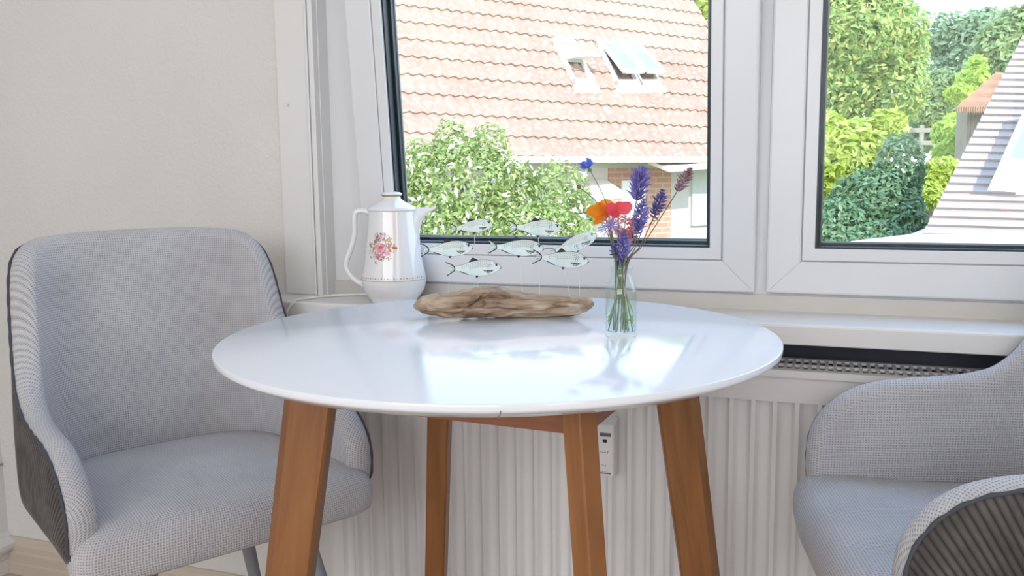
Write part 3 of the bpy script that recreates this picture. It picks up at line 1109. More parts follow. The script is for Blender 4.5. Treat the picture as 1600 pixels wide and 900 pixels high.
ph = [rd.uniform(0, 6.28) for _ in range(12)]
for i in range(121):
    t = -144+290*i/120
    lo_, hi_ = interp(t, OUT, 1)+1.5, interp(t, OUT, 2)
    cz, hz = (lo_+hi_)/2, (hi_-lo_)/2
    dep = hz*1.25 if abs(t) < 120 else hz*1.1
    row = []
    for k in range(NS):
        a = 2*pi*k/NS
        w1 = 1 + .06*sin(3*a+t*.03+ph[0]) + .06*sin(7*a-t*.05+ph[1]) + .05*abs(sin(5.5*a+t*.02+ph[2])) + .025*sin(t*.21+2*a+ph[3]) + .02*sin(17*a+t*.09+ph[4])
        # spiral fold from lower left to the crest
        fold = math.exp(-((a-pi*(.75+(-26-t)*.011))/.13)**2)*.42*math.exp(-((t+46)/24)**2)
        holl = math.exp(-((a-pi*1.10)/.11)**2)*.55*math.exp(-((t-10-25*(a-pi*1.1))/24)**2)
        und = math.exp(-((a-pi*1.27)/.16)**2)*.55*math.exp(-((t+116)/18)**2)
        w1 -= fold+holl+und
        z_ = cz+hz*sin(a)*(w1 if sin(a) < .6 else 1-(1-w1)*.5)
        row.append((t*px, dep*cos(a)*w1*px, max(z_, .2)*px))
    rows.append(row)
# note: local -y faces the room
dm.grid(rows, True, True)
dm.add(rows[0], [tuple(range(NS))[::-1]], True)
dm.add(rows[-1], [tuple(range(NS))], True)
dw_ = dm.build('driftwood', M['drift'], dr)

FISH = [  # centre x, y in photo px, length px, tilt, kind
    (737, 354, 68, .10, 0), (837, 356, 84, -.03, 0), (699, 389, 82, .03, 1), (807, 387, 88, -.05, 1), (895, 382, 82, .36, 2), (877, 405, 88, -.10, 1), (741, 419, 86, .02, 1)]
DEP = [.014, .016, -.010, .000, .012, -.010, -.012]
top_prof = [(-.335, .045), (-.25, .058), (-.12, .10), (0, .135), (.15, .150), (.28, .140), (.38, .105), (.45, .055), (.49, .01)]
bot_prof = [(.49, -.012), (.44, -.055), (.35, -.105), (.22, -.135), (.08, -.145), (-.05, -.125), (-.18, -.085), (-.28, -.05), (-.335, -.035)]
tail = [(-.36, -.04), (-.42, -.075), (-.50, -.125), (-.455, -.03), (-.44, .01), (-.46, .06), (-.51, .125), (-.43, .095), (-.36, .045)]


def strip(mb, pts, w_, y):
    pts = [Vector((a, 0, b)) for a, b in pts]
    for a, b in zip(pts, pts[1:]):
        d = b-a
        if d.length < 1e-9:
            continue
        nrm = Vector((-d.z, 0, d.x)).normalized()*w_/2
        e = d.normalized()*w_*.3
        mb.add([a-nrm-e+Vector((0, y, 0)), b-nrm+e+Vector((0, y, 0)), b+nrm+e+Vector((0, y, 0)), a+nrm-e+Vector((0, y, 0))], [(0, 1, 2, 3)])


def glyph(mb, ch, x0, z0, s, y, w_):
    G = {'I': [[(.2, 0), (.2, 1)]], 'E': [[(.6, 0), (0, 0), (0, 1), (.6, 1)], [(0, .5), (.5, .5)]], 'D': [[(0, 0), (0, 1), (.4, .95), (.6, .6), (.55, .25), (.35, 0), (0, 0)]],
         'A': [[(0, 0), (.3, 1), (.6, 0)], [(.12, .4), (.48, .4)]], 'N': [[(0, 0), (0, 1), (.55, 0), (.55, 1)]]}
    for st in G[ch]:
        strip(mb, [(x0+a*s, z0+b*s) for a, b in st], w_, y)


def to_local(p):
    q = p-DC
    return Vector((q.x*cos(-YAW)-q.y*sin(-YAW), q.x*sin(-YAW)+q.y*cos(-YAW), q.z))


for i, (fx, fy, fl, tilt, kind) in enumerate(FISH):
    # depth along the view so that the fish stand over the wood
    dep = (DC-CAM).dot(Fv) + DEP[i]
    c = to_local(at(fx, fy, dep))
    S = fl*dep/FPX
    f = MB()
    outl = smooth_path([(a, 0, b) for a, b in top_prof], 22) + smooth_path([(a, 0, b) for a, b in bot_prof], 22)
    body_ = outl + [Vector((a, 0, b)) for a, b in tail]
    th_ = .0011
    nb = len(body_)
    fr_ = [(p.x*S, -th_, p.z*S) for p in body_]
    bk_ = [(p.x*S, th_, p.z*S) for p in body_]
    f.add(fr_+bk_, [tuple(range(nb)), tuple(range(nb, 2*nb))[::-1]] + [(k, nb+k, nb+(k+1) % nb, (k+1) % nb) for k in range(nb)])
    fo = f.build('painted_fish', M['fish'], dr, c)
    fo.rotation_euler = (0, -tilt, 0)
    ik = MB()
    y = -th_-.00015
    lw = .009*S
    k_ = S

    def sc_(pts):
        return [(a*k_, b*k_) for a, b in pts]
    strip(ik, sc_([(p.x, p.z) for p in outl[:22]]), lw*.7, y)
    strip(ik, sc_([(p.x, p.z) for p in outl[22:]]), lw*.4, y)
    # tail fin, dark edged and hatched
    strip(ik, sc_([(-.51, .122), (-.43, .092), (-.36, .042), (-.352, 0), (-.36, -.038), (-.42, -.072), (-.50, -.12)]), lw*2.0, y)
    for q in (.02, .045, .07):
        strip(ik, sc_([(-.365, q*.5), (-.46, q*1.2)]), lw*.6, y)
        strip(ik, sc_([(-.365, -q*.5), (-.45, -q*1.2)]), lw*.6, y)
    # dorsal fin
    dz = interp(-.01, [(a, b) for a, b in top_prof], 1)
    ik.add([(a*k_, y, b*k_) for a, b in ((-.10, .108), (-.03, .195), (.0, .19), (.075, .15), (.07, .138))], [(0, 1, 2, 3, 4)])
    # belly fins
    ik.add([(a*k_, y, b*k_) for a, b in ((.02, -.135), (.08, -.135), (.05, -.178), (.025, -.172))], [(0, 1, 2, 3)])
    strip(ik, sc_([(-.26, -.052), (-.12, -.108)]), lw*1.8, y)
    # pectoral fin
    strip(ik, sc_([(.17, -.045), (.34, -.05), (.25, -.098), (.17, -.045)]), lw*1.2, y)
    strip(ik, sc_([(.22, -.058), (.32, -.055)]), lw*1.1, y)
    strip(ik, sc_([(.23, -.068), (.29, -.07)]), lw*1.0, y)
    # gill, eye and mouth
    strip(ik, sc_([(.30+.05*cos(a), .005+.06*sin(a)) for a in [pi*.55+k*.25 for k in range(8)]]), lw*.7, y)
    strip(ik, sc_([(.33+.045*cos(a), .005+.055*sin(a)) for a in [pi*.55+k*.25 for k in range(8)]]), lw*.6, y)
    ik.add([(k_*(.405+.020*cos(a*.785)), y, k_*(.045+.020*sin(a*.785))) for a in range(8)], [tuple(range(8))])
    strip(ik, sc_([(.36, .07), (.43, .065)]), lw*1.3, y)
    strip(ik, sc_([(.49, .0), (.465, -.022)]), lw*1.4, y)
    # scale hatching on the back
    for q in range(15):
        xx = -.22+q*.036
        tz = interp(max(-.33, min(.48, xx)), [(a, b) for a, b in top_prof], 1)
        for rr in range(4 if -.1 < xx < .25 else 2):
            z0 = tz-.022-rr*.030
            strip(ik, sc_([(xx-.004*rr, z0), (xx+.016, z0-.016)]), lw*.55, y)
    if kind == 2:
        for ch, x0 in (('I', .0), ('E', .05), ('D', .16), ('I', .245), ('A', .27)):
            glyph(ik, ch, x0*k_, -.105*k_, .07*k_, y-.0001, lw*.9)
    ik.build('ink_drawing', M['ink_soft'] if kind == 2 else M['ink'], fo)
    # wire from belly to the wood (in fish space)
    wx = .05*S
    rel = Vector((wx, 0, -.15*S))
    tx = {0: 718, 1: 803, 2: 693, 3: 843, 4: 880, 5: 857, 6: 725}
    foot_x = c.x + [.0, .0, -.004, .004, .004, .009, .0][i] + wx
    t_ = max(-140, min(140, foot_x/px))
    ztop = interp(t_, OUT, 2)*px-.004
    end = Vector((foot_x, 0, ztop))
    q = end-c
    el = Vector((q.x*cos(tilt)+q.z*sin(tilt), q.y*1.0, -q.x*sin(tilt)+q.z*cos(tilt)))
    MB().tube([rel, rel.lerp(el, .5)+Vector((.001, 0, 0)), el], .00035, 5).build('wire', M['wire'], fo)

# ------------------------------------------------------------------ bottle vase
BC = Vector((-.237, 1.050, TZ))
bt = thing('glass_bottle', 'small clear glass milk bottle used as a vase on the table', 'bottle', BC)
bs = 1/1262.0
BP = [(20, 0), (23.5, .8), (25, 4), (25.3, 10), (25.3, 60), (25, 72), (23.5, 80), (20, 88), (17, 95), (15.6, 100), (15.4, 104), (17, 106), (17.6, 109), (17, 112), (15.5, 113)]
wall = [(r_*bs, h*bs) for r_, h in BP] + [((r_-2.2)*bs, h*bs) for r_, h in BP[::-1] if h > 6] + [(.0002, 5*bs)]
MB().lathe(wall, 56, cap=False).build('bottle_glass', M['bottle'], bt)
wp = [(.0002, 6*bs)] + [((r_-2.6)*bs, h*bs) for r_, h in BP if 8 < h < 78] + [(21.0*bs, 80*bs), (.0002, 80*bs)]
MB().lathe(wp, 48, cap=False).build('water', M['water'], bt)

# ------------------------------------------------------------------ flowers, each held by the bottle
BD = (BC-CAM).dot(Fv)
MOUTH = BC+Vector((0, 0, 112*bs))
rf = random.Random(11)


def bouquet_stem(tipx, tipy, dd, via=None, mouth=(0, 0), foot=None, mat='stem', r=.0008):
    """stem from the bottle floor through the mouth to the tip, in world space; returns the tip and direction"""
    tip = at(tipx, tipy, BD+dd)
    m = MOUTH + Rv*(mouth[0]*bs) + Vector((0, mouth[1]*bs, 0))
    fa = rf.uniform(0, 2*pi) if foot is None else foot
    ft = BC + Vector((cos(fa)*.0135*rf.uniform(.5, 1), sin(fa)*.0135*rf.uniform(.5, 1), .007))
    mid = [at(v[0], v[1], BD+dd*.6) for v in (via or [])]
    pts = smooth_path([ft, m] + mid + [tip], 30)
    return pts, tip, (pts[-1]-pts[-3]).normalized()


def blob(mb, p, d, ln, w_, seg=5):
    d = d.normalized()
    a = d.orthogonal().normalized()
    b = d.cross(a)
    ring1 = [p+d*ln*.45+(a*cos(2*pi*k/seg)+b*sin(2*pi*k/seg))*w_ for k in range(seg)]
    vs = [p]+ring1+[p+d*ln]
    fs = [(0, 1+(k+1) % seg, 1+k) for k in range(seg)]+[(seg+1, 1+k, 1+(k+1) % seg) for k in range(seg)]
    mb.add(vs, fs)


def flower(name, label, cat, group=None):
    return thing(name, label, cat, (0, 0, 0), 0, group)


def lavender(label, tip, length, width, mat, via=None, mouth=(0, 0), dd=0.0, stemmat='stem', dens=7, foot=None):
    t = flower('lavender_sprig', label, 'flower', 'lavender sprigs in the bottle')
    pts, tp, dirn = bouquet_stem(tip[0], tip[1], dd, via, mouth, foot)
    MB().tube(pts, .0007, 6).build('stem', M[stemmat], t)
    hd = MB()
    L = length/1262.0
    Wd = width/1262.0
    n_ = max(6, int(length/4.2))
    ax = [tp - dirn*L*(1-k/(n_-1)) for k in range(n_)]
    for k, c in enumerate(ax):
        u = k/(n_-1)
        wr = Wd*.5*(.75+.5*sin(pi*min(1, u*1.15)))*(1-.55*max(0, u-.7)/.3)
        for j in range(dens):
            a = 2*pi*j/dens+k*.5+rf.uniform(-.2, .2)
            o = dirn.orthogonal().normalized()
            o = Matrix.Rotation(a, 3, dirn) @ o
            blob(hd, c+o*.0006, (o*1.0+dirn*rf.uniform(.35, 1.1)), wr*rf.uniform(.85, 1.45), .0016)
    hd.build('flower_spike', M[mat], t)
    return t


def petal_fan(mb, c, axis, n_, ln, w_, cup, jitter=.15, tip_notch=True):
    axis = axis.normalized()
    a0 = axis.orthogonal().normalized()
    for k in range(n_):
        a = 2*pi*k/n_+rf.uniform(-jitter, jitter)
        o = Matrix.Rotation(a, 3, axis) @ a0
        s_ = axis.cross(o)
        l = ln*rf.uniform(.85, 1.1)
        p0, p1, p2 = c, c+o*l*.6+axis*l*cup*.5, c+o*l+axis*l*cup
        mb.add([p0, p1-s_*w_*.5, p2-s_*w_*.45, p2+o*l*(-.06 if tip_notch else .08), p2+s_*w_*.45, p1+s_*w_*.5], [(0, 1, 2, 3), (0, 3, 4, 5)])


# blue cornflower
t = flower('cornflower', 'single blue cornflower leaning left, highest flower on the left', 'flower', 'cornflowers in the bottle')
pts, tp, dn = bouquet_stem(923, 268, .004, [(952, 335), (940, 300)], (-8, 0), .3)
MB().tube(pts, .0006, 6).build('stem', M['stem'], t)
h = MB()
blob(h, tp-dn*.002, dn, .009, .0030, 8)
h.build('calyx', M['stem'], t)
h = MB()
for k in range(3):
    petal_fan(h, tp+dn*.005, dn, 11, .0135-.0022*k, .0040, .3+.45*k)
h.build('petals', M['corn'], t)

# orange poppy and pink bloom: broad curved petals


def broad_petal(mb, base, tipv, width, curl, axis):
    """petal from base along tipv; width across; axis = facing"""
    s_ = tipv.cross(axis).normalized()
    rows = []
    for i in range(8):
        u = i/7
        w_ = width*(.30+.80*sin(pi*min(1, u*.80+.10))) if u < .99 else width*.62
        row = []
        for j in range(9):
            v = j/8*2-1
            row.append(base+tipv*(u*(1-.10*v*v*u)) + s_*(v*w_*.5) + axis*(curl*u*u + .12*width*v*v*u + .04*width*sin(v*5)*u))
        rows.append(row)
    mb.grid(rows, False, True)


fdir = -Fv
t = flower('poppy', 'orange poppy with wide petals, left side of the bouquet', 'flower', 'poppies in the bottle')
pts, tp, dn = bouquet_stem(951, 334, .002, [(957, 380)], (-5, 2), 1.2)
MB().tube(pts, .0008, 6).build('stem', M['stem'], t)


def pv(x0, y0, x1, y1, d0=0.0, d1=0.0):
    return at(x1, y1, BD+d1)-at(x0, y0, BD+d0)


for (x1, y1, w_, cu, d1) in ((916, 329, .017, .003, -.006), (942, 312, .020, .002, .006), (927, 350, .009, .003, -.008), (963, 320, .014, .002, .008), (930, 318, .012, .001, .004)):
    h = MB()
    broad_petal(h, tp, pv(951, 334, x1, y1, .002, d1), w_, cu, fdir)
    h.build('petal', M['orange'], t)
h = MB()
for k in range(14):
    o = Matrix.Rotation(k*.45, 3, fdir) @ Rv
    blob(h, tp+fdir*.001, fdir*.8+o*.5, .004, .0005, 4)
h.build('stamens', M['stem_dry'], t)

t = flower('poppy', 'pink-red poppy bloom touching the orange one', 'flower', 'poppies in the bottle')
pts, tp, dn = bouquet_stem(966, 330, -.006, [(966, 380)], (-2, -3), 2.2)
MB().tube(pts, .0008, 6).build('stem', M['stem'], t)
for (x1, y1, w_, cu, d1) in ((945, 324, .015, .004, -.012), (987, 320, .015, .003, -.006), (972, 316, .014, .001, .002), (957, 340, .010, .004, -.014)):
    h = MB()
    broad_petal(h, tp, pv(966, 330, x1, y1, -.006, d1), w_, cu, fdir)
    h.build('petal', M['pink'], t)

# pale lilac cornflower
t = flower('cornflower', 'pale lilac cornflower with thin ray petals below the poppies', 'flower', 'cornflowers in the bottle')
pts, tp, dn = bouquet_stem(955, 353, -.012, [(961, 395)], (-7, -4), 4.0)
MB().tube(pts, .0006, 6).build('stem', M['stem'], t)
h = MB()
ax = (fdir*.8+Vector((-.3, 0, .3))).normalized()
petal_fan(h, tp, ax, 16, .016, .0016, .15, .2, False)
petal_fan(h, tp, ax, 12, .010, .0018, .5, .2, False)
petal_fan(h, tp, ax, 9, .006, .0018, 1.1, .2, False)
h.build('petals', M['corn_pale'], t)

# blush blossoms
t = flower('blossom_stem', 'blush pink and white blossom in the middle of the bouquet', 'flower')
pts, tp, dn = bouquet_stem(977, 338, -.004, [(974, 385)], (0, 4), 5.2)
MB().tube(pts, .0007, 6).build('stem', M['stem'], t)
h = MB()
for k in range(18):
    c = at(rf.uniform(966, 990), rf.uniform(340, 378), BD+rf.uniform(-.008, .010))
    petal_fan(h, c, Vector((rf.uniform(-1, 1), -1, rf.uniform(-.4, 1))), 6, .0068, .0036, .35)
h.build('florets', M['blush'], t)

# buds
t = flower('flower_bud', 'small closed bud on a curved stem left of the poppy', 'bud', 'buds in the bottle')
pts, tp, dn = bouquet_stem(907, 294, .006, [(950, 355), (934, 318)], (-9, 3), .9)
MB().tube(pts, .0007, 6).build('stem', M['stem'], t)
h = MB()
blob(h, tp-dn*.002, dn, .0095, .0030, 8)
h.build('bud', M['stem_dry'], t)
t = flower('flower_bud', 'thin bare stalk sticking out left below the poppy', 'bud', 'buds in the bottle')
pts, tp, dn = bouquet_stem(901, 333, .008, [(952, 372), (930, 336)], (-10, 2), 2.9)
MB().tube(pts, .0005, 6).build('stem', M['stem_dry'], t)
h = MB()
blob(h, tp-dn*.002, dn, .006, .0009, 6)
h.build('bud', M['stem_dry'], t)

lavender('tall deep purple lavender at the top centre of the bouquet', (1003, 263), 52, 34, 'lavender', [(988, 350)], (3, 0), .004, dens=9)
lavender('purple lavender spike directly under the tall one', (1006, 313), 54, 24, 'lavender', [(992, 380)], (4, -3), -.004)
lavender('purple lavender leaning right, with brown dry calyxes', (1036, 298), 46, 20, 'lavender_dark', [(1000, 385), (1022, 338)], (8, 0), .004, 'stem_dry', 6)
lavender('faded pinkish lavender reaching farthest to the right', (1079, 264), 42, 20, 'lavender_dry', [(1005, 382), (1050, 312)], (9, 2), .010, 'stem_dry', 7)
lavender('small lavender tuft below the purple one leaning right', (994, 338), 40, 20, 'lavender', [(984, 390)], (2, 4), .006)
lavender('violet lavender standing low over the bottle mouth', (975, 362), 54, 20, 'lavender', [(974, 405)], (0, -5), -.012, dens=8)
lavender('dark lavender low at the left of the bottle mouth', (958, 382), 28, 16, 'lavender_dark', [(964, 405)], (-8, -3), -.010, dens=6)
lavender('pale lavender bent down inside the bottle neck', (966, 420), 34, 14, 'lavender_dark', None, (-4, 3), 0.0, dens=6)
t = flower('dry_twig', 'thin forked brown twig between two right-leaning lavenders', 'twig')
pts, tp, dn = bouquet_stem(1013, 334, .0, [(992, 388)], (6, 4), 3.6)
MB().tube(pts, .0006, 6).build('stem', M['stem_dry'], t)
h = MB()
a = at(1014, 352, BD)
h.tube([a, at(1020, 344, BD-.002), at(1027, 346, BD-.003)], .0005, 5)
h.tube([a, at(1019, 351, BD+.002), at(1030, 338, BD+.003)], .0004, 5)
for q in ((1013, 333), (1027, 345), (1030, 337), (1020, 347)):
    blob(h, at(q[0], q[1], BD), Vector((.1, 0, 1)), .003, .0009, 6)
h.build('side_shoots', M['stem_dry'], t)
# leafy stems in the water
for k, (lab, a0) in enumerate((('narrow-leaved green stem at the left inside the bottle', 3.3), ('narrow-leaved green stem at the right inside the bottle', 6.1), ('short green grass blades behind the stems in the water', 1.4))):
    t = flower('leafy_stem', lab, 'stem', 'green stems standing in the water')
    m = MOUTH+Vector((rf.uniform(-.004, .004), rf.uniform(-.003, .003), .004))
    ft = BC+Vector((cos(a0)*.016, sin(a0)*.016, .007))
    MB().tube(smooth_path([ft, ft.lerp(m, .5), m], 12), .0008, 6).build('stem', M['stem'], t)
    h = MB()
    for j in range(7):
        u = rf.uniform(.25, .9)
        p = m.lerp(ft, u)
        q = BC+Vector((cos(a0+rf.uniform(-.6, .6))*.018, sin(a0+rf.uniform(-.6, .6))*.018, rf.uniform(.010, .035)))
        mid = p.lerp(q, .5)
        sd_ = (q-p).cross(fdir).normalized()*.0013
        h.add([p, mid-sd_, q, mid+sd_], [(0, 1, 2, 3)])
    h.build('leaves', M['leafblade'], t)

# ------------------------------------------------------------------ outside
GZ = -3.0
struct('ground', MB().box((-60, 2.2, GZ-.3), (60, 120, GZ)), M['lawn'], 'green garden ground outside', 'lawn')


def foliage(blobs, n_, size, seed, hull=.55, up=.3):
    r = random.Random(seed)
    mb = MB()
    tot = sum(b[1][0]*b[1][1]+b[1][1]*b[1][2] for b in blobs)
    for c, rad_ in blobs:
        k_ = int(n_*(rad_[0]*rad_[1]+rad_[1]*rad_[2])/tot)
        for _ in range(k_):
            d = Vector((r.gauss(0, 1), r.gauss(0, 1), r.gauss(0, 1))).normalized()
            q = r.uniform(hull, 1.0)**.6*r.uniform(.92, 1.06)
            p = Vector(c)+Vector((d.x*rad_[0], d.y*rad_[1], d.z*rad_[2]))*q
            nd = (d+Vector((r.gauss(0, .6), r.gauss(0, .6), r.gauss(0, .6)+up))).normalized()
            a = nd.orthogonal().normalized()
            a = Matrix.Rotation(r.uniform(0, 6.28), 3, nd) @ a
            b = nd.cross(a)
            s_ = size*r.uniform(.6, 1.3)
            mb.add([p-a*s_, p+b*s_*.42+nd*s_*.12, p+a*s_, p-b*s_*.42+nd*s_*.12], [(0, 1, 2), (0, 2, 3)])
    return mb


def tree(name, label, cat, blobs, n_, size, seed, mat, trunk=None, group=None, hull=.5, extra=None):
    c0 = Vector(blobs[0][0])
    t = thing(name, label, cat, (c0.x, c0.y, GZ), 0, group)
    lb = [(Vector(c)-Vector((c0.x, c0.y, GZ)), r_) for c, r_ in blobs]
    foliage(lb, n_, size, seed, hull).build('foliage', M[mat], t, fix=False)
    tr = MB()
    w_ = trunk or .06
    top = lb[0][0].z
    tr.tube([(0, 0, 0), (.02, .02, top*.5), (0, 0, top)], [w_, w_*.8, w_*.4], 10)
    for c, r_ in lb[1:5]:
        tr.tube([(0, 0, top*.45), tuple(Vector((0, 0, top*.45)).lerp(c, .6)), tuple(c)], [w_*.6, w_*.4, w_*.15], 7)
    tr.build('trunk', M['bark'], t)
    if extra:
        foliage(lb, extra[0], extra[1], seed+50, .95).build('blossoms', M[extra[2]], t, fix=False)
    return t


def B(x, y, d, rx, ry=None, rdepth=None):
    """ellipsoid from photo px centre, distance and px radii"""
    s_ = d/FPX
    return (at(x, y, d), (rx*s_, (rdepth or rx)*s_, (ry or rx)*s_))


# --- neighbouring house with clay roof
A = radians(49)
pit = radians(50)
e1 = Vector((cos(A), sin(A), -.02)).normalized()
hh = Vector((-sin(A), cos(A), 0))
upv = (hh*cos(pit)+Vector((0, 0, 1))*sin(pit)).normalized()
P0 = at(860, 246, 11.0)
nrm = e1.cross(upv).normalized()
hs = thing('neighbour_house', 'neighbouring house with weathered clay-tile roof, behind the left window', 'house', (P0.x, P0.y, GZ))
HO = Vector((P0.x, P0.y, GZ))


def rl(p):
    q = p-P0
    return q.dot(e1), q.dot(upv)


verge = [rl(on_plane(x_, y_, P0, nrm)) for x_, y_ in ((1085, 0), (1112, 50))]
rowh = .33
slope_v = (verge[1][0]-verge[0][0])/(verge[1][1]-verge[0][1])


def verge_u(v):
    return verge[0][0]+slope_v*(v-verge[0][1])


roof = MB()
nrows = 17
step = .16
for k in range(nrows):
    v0, v1 = k*rowh, (k+1)*rowh
    ue = max(1.0, verge_u((v0+v1)/2))
    u = -10.0
    cs = []
    while u < ue:
        cs.append(u)
        u += step/4
    ra_, rb_, ua, ub, lip = [], [], [], [], []
    for i, uu in enumerate(cs):
        hgt = .035*(.5+.5*cos(2*pi*uu/step))+.0
        b0_ = P0+e1*uu+upv*(v0-.03)+nrm*(hgt+.036)
        t0_ = P0+e1*uu+upv*(v1)+nrm*(hgt+.012)
        ra_.append(b0_-HO)
        rb_.append(t0_-HO)
        ua.append((uu, v0))
        ub.append((uu, v1))
        lip.append(P0+e1*uu+upv*(v0-.03)+nrm*(hgt*.3)-HO)
    roof.grid([lip, ra_, rb_], False, False, uv=[ua, ua, ub])
rn = roof.build('roof', M['tile_red'], hs, fix=False)
wl = MB()
# wall under the eave
we1 = Vector((e1.x, e1.y, 0)).normalized()
wo = P0+hh*.45
L0, L1_ = -10.0, verge_u(0)-.25


def wall_pt(x_, y_, off=0.0):
    n_ = hh
    return on_plane(x_, y_, wo-hh*off, n_)


def quad_box(pts, depth, mb=None):
    """box whose front face is pts (4) and which goes back by depth along hh"""
    mb = mb or MB()
    fr_ = [p-HO for p in pts]
    bk_ = [p-HO+hh*depth for p in pts]
    mb.add(fr_+bk_, [(0, 1, 2, 3), (7, 6, 5, 4), (0, 4, 5, 1), (1, 5, 6, 2), (2, 6, 7, 3), (3, 7, 4, 0)], uvs=[(q.dot(we1), q.z) for q in fr_+bk_])
    return mb


def wall_quad(x0, x1, y0, y1, off=0.0, depth=.05):
    pa, pb = wall_pt(x0, (y0+y1)/2, off), wall_pt(x1, (y0+y1)/2, off)
    z1, z0 = wall_pt((x0+x1)/2, y0, off).z, wall_pt((x0+x1)/2, y1, off).z
    return quad_box([Vector((pa.x, pa.y, z0)), Vector((pb.x, pb.y, z0)), Vector((pb.x, pb.y, z1)), Vector((pa.x, pa.y, z1))], depth)


a_, b_ = wo+we1*L0, wo+we1*L1_
quad_box([Vector((a_.x, a_.y, GZ)), Vector((b_.x, b_.y, GZ)), Vector((b_.x, b_.y, P0.z+.1)), Vector((a_.x, a_.y, P0.z+.1))], .3).build('wall', M['render_w'], hs)
# fascia and gutter
fa = MB()
p_, q_ = P0+we1*-10-hh*.08, P0+we1*(verge_u(0)+.05)-hh*.08
quad_box([Vector((p_.x, p_.y, P0.z-.075)), Vector((q_.x, q_.y, P0.z-.075)), Vector((q_.x, q_.y, P0.z+.01)), Vector((p_.x, p_.y, P0.z+.01))], .04, fa)
fa.build('fascia_board', M['fascia'], hs)
so_ = MB()
quad_box([Vector((p_.x, p_.y, P0.z-.075)), Vector((q_.x, q_.y, P0.z-.075)), Vector((q_.x, q_.y, P0.z-.06)), Vector((p_.x, p_.y, P0.z-.06))], .55, so_)
so_.build('soffit', M['tile_terra'], hs)
wall_quad(951, 1048, 262, 420, .02, .03).build('brick_panel', M['brick'], hs)
wall_quad(972, 1008, 282, 420, .05, .04).build('door', M['fascia'], hs)
wall_quad(900, 1082, 246, 262, .03, .04).build('wall_boarding', M['greywall'], hs)
wall_quad(1082, 1125, 264, 352, .04, .04).build('window_blind', M['blind'], hs)
aw = MB()
p1_, p2_ = wall_pt(1003, 252, .03), wall_pt(1078, 246, .03)
for q, (o1, dz) in enumerate(((0, 0), (.5, -.20))):
    pass
aw.add([p1_-HO, p2_-HO, p2_-HO-hh*.6+Vector((0, 0, -.16)), p1_-HO-hh*.6+Vector((0, 0, -.16)),
        p1_-HO+Vector((0, 0, .05)), p2_-HO+Vector((0, 0, .05)), p2_-HO-hh*.6+Vector((0, 0, -.11)), p1_-HO-hh*.6+Vector((0, 0, -.11))],
       [(0, 1, 2, 3), (7, 6, 5, 4), (0, 4, 5, 1), (1, 5, 6, 2), (2, 6, 7, 3), (3, 7, 4, 0)])
aw.build('awning', M['fascia'], hs)
aw2 = MB()
p1_, p2_ = wall_pt(898, 292, .03), wall_pt(944, 284, .03)
aw2.add([p1_-HO, p2_-HO, p2_-HO-hh*.5+Vector((0, 0, -.2)), p1_-HO-hh*.5+Vector((0, 0, -.2)),
         p1_-HO+Vector((0, 0, .05)), p2_-HO+Vector((0, 0, .05)), p2_-HO-hh*.5+Vector((0, 0, -.15)), p1_-HO-hh*.5+Vector((0, 0, -.15))],
        [(0, 1, 2, 3), (7, 6, 5, 4), (0, 4, 5, 1), (1, 5, 6, 2), (2, 6, 7, 3), (3, 7, 4, 0)])
aw2.build('porch_canopy', M['fascia'], hs)
wall_quad(900, 942, 306, 345, .02, .03).build('window_blind', M['blind'], hs)


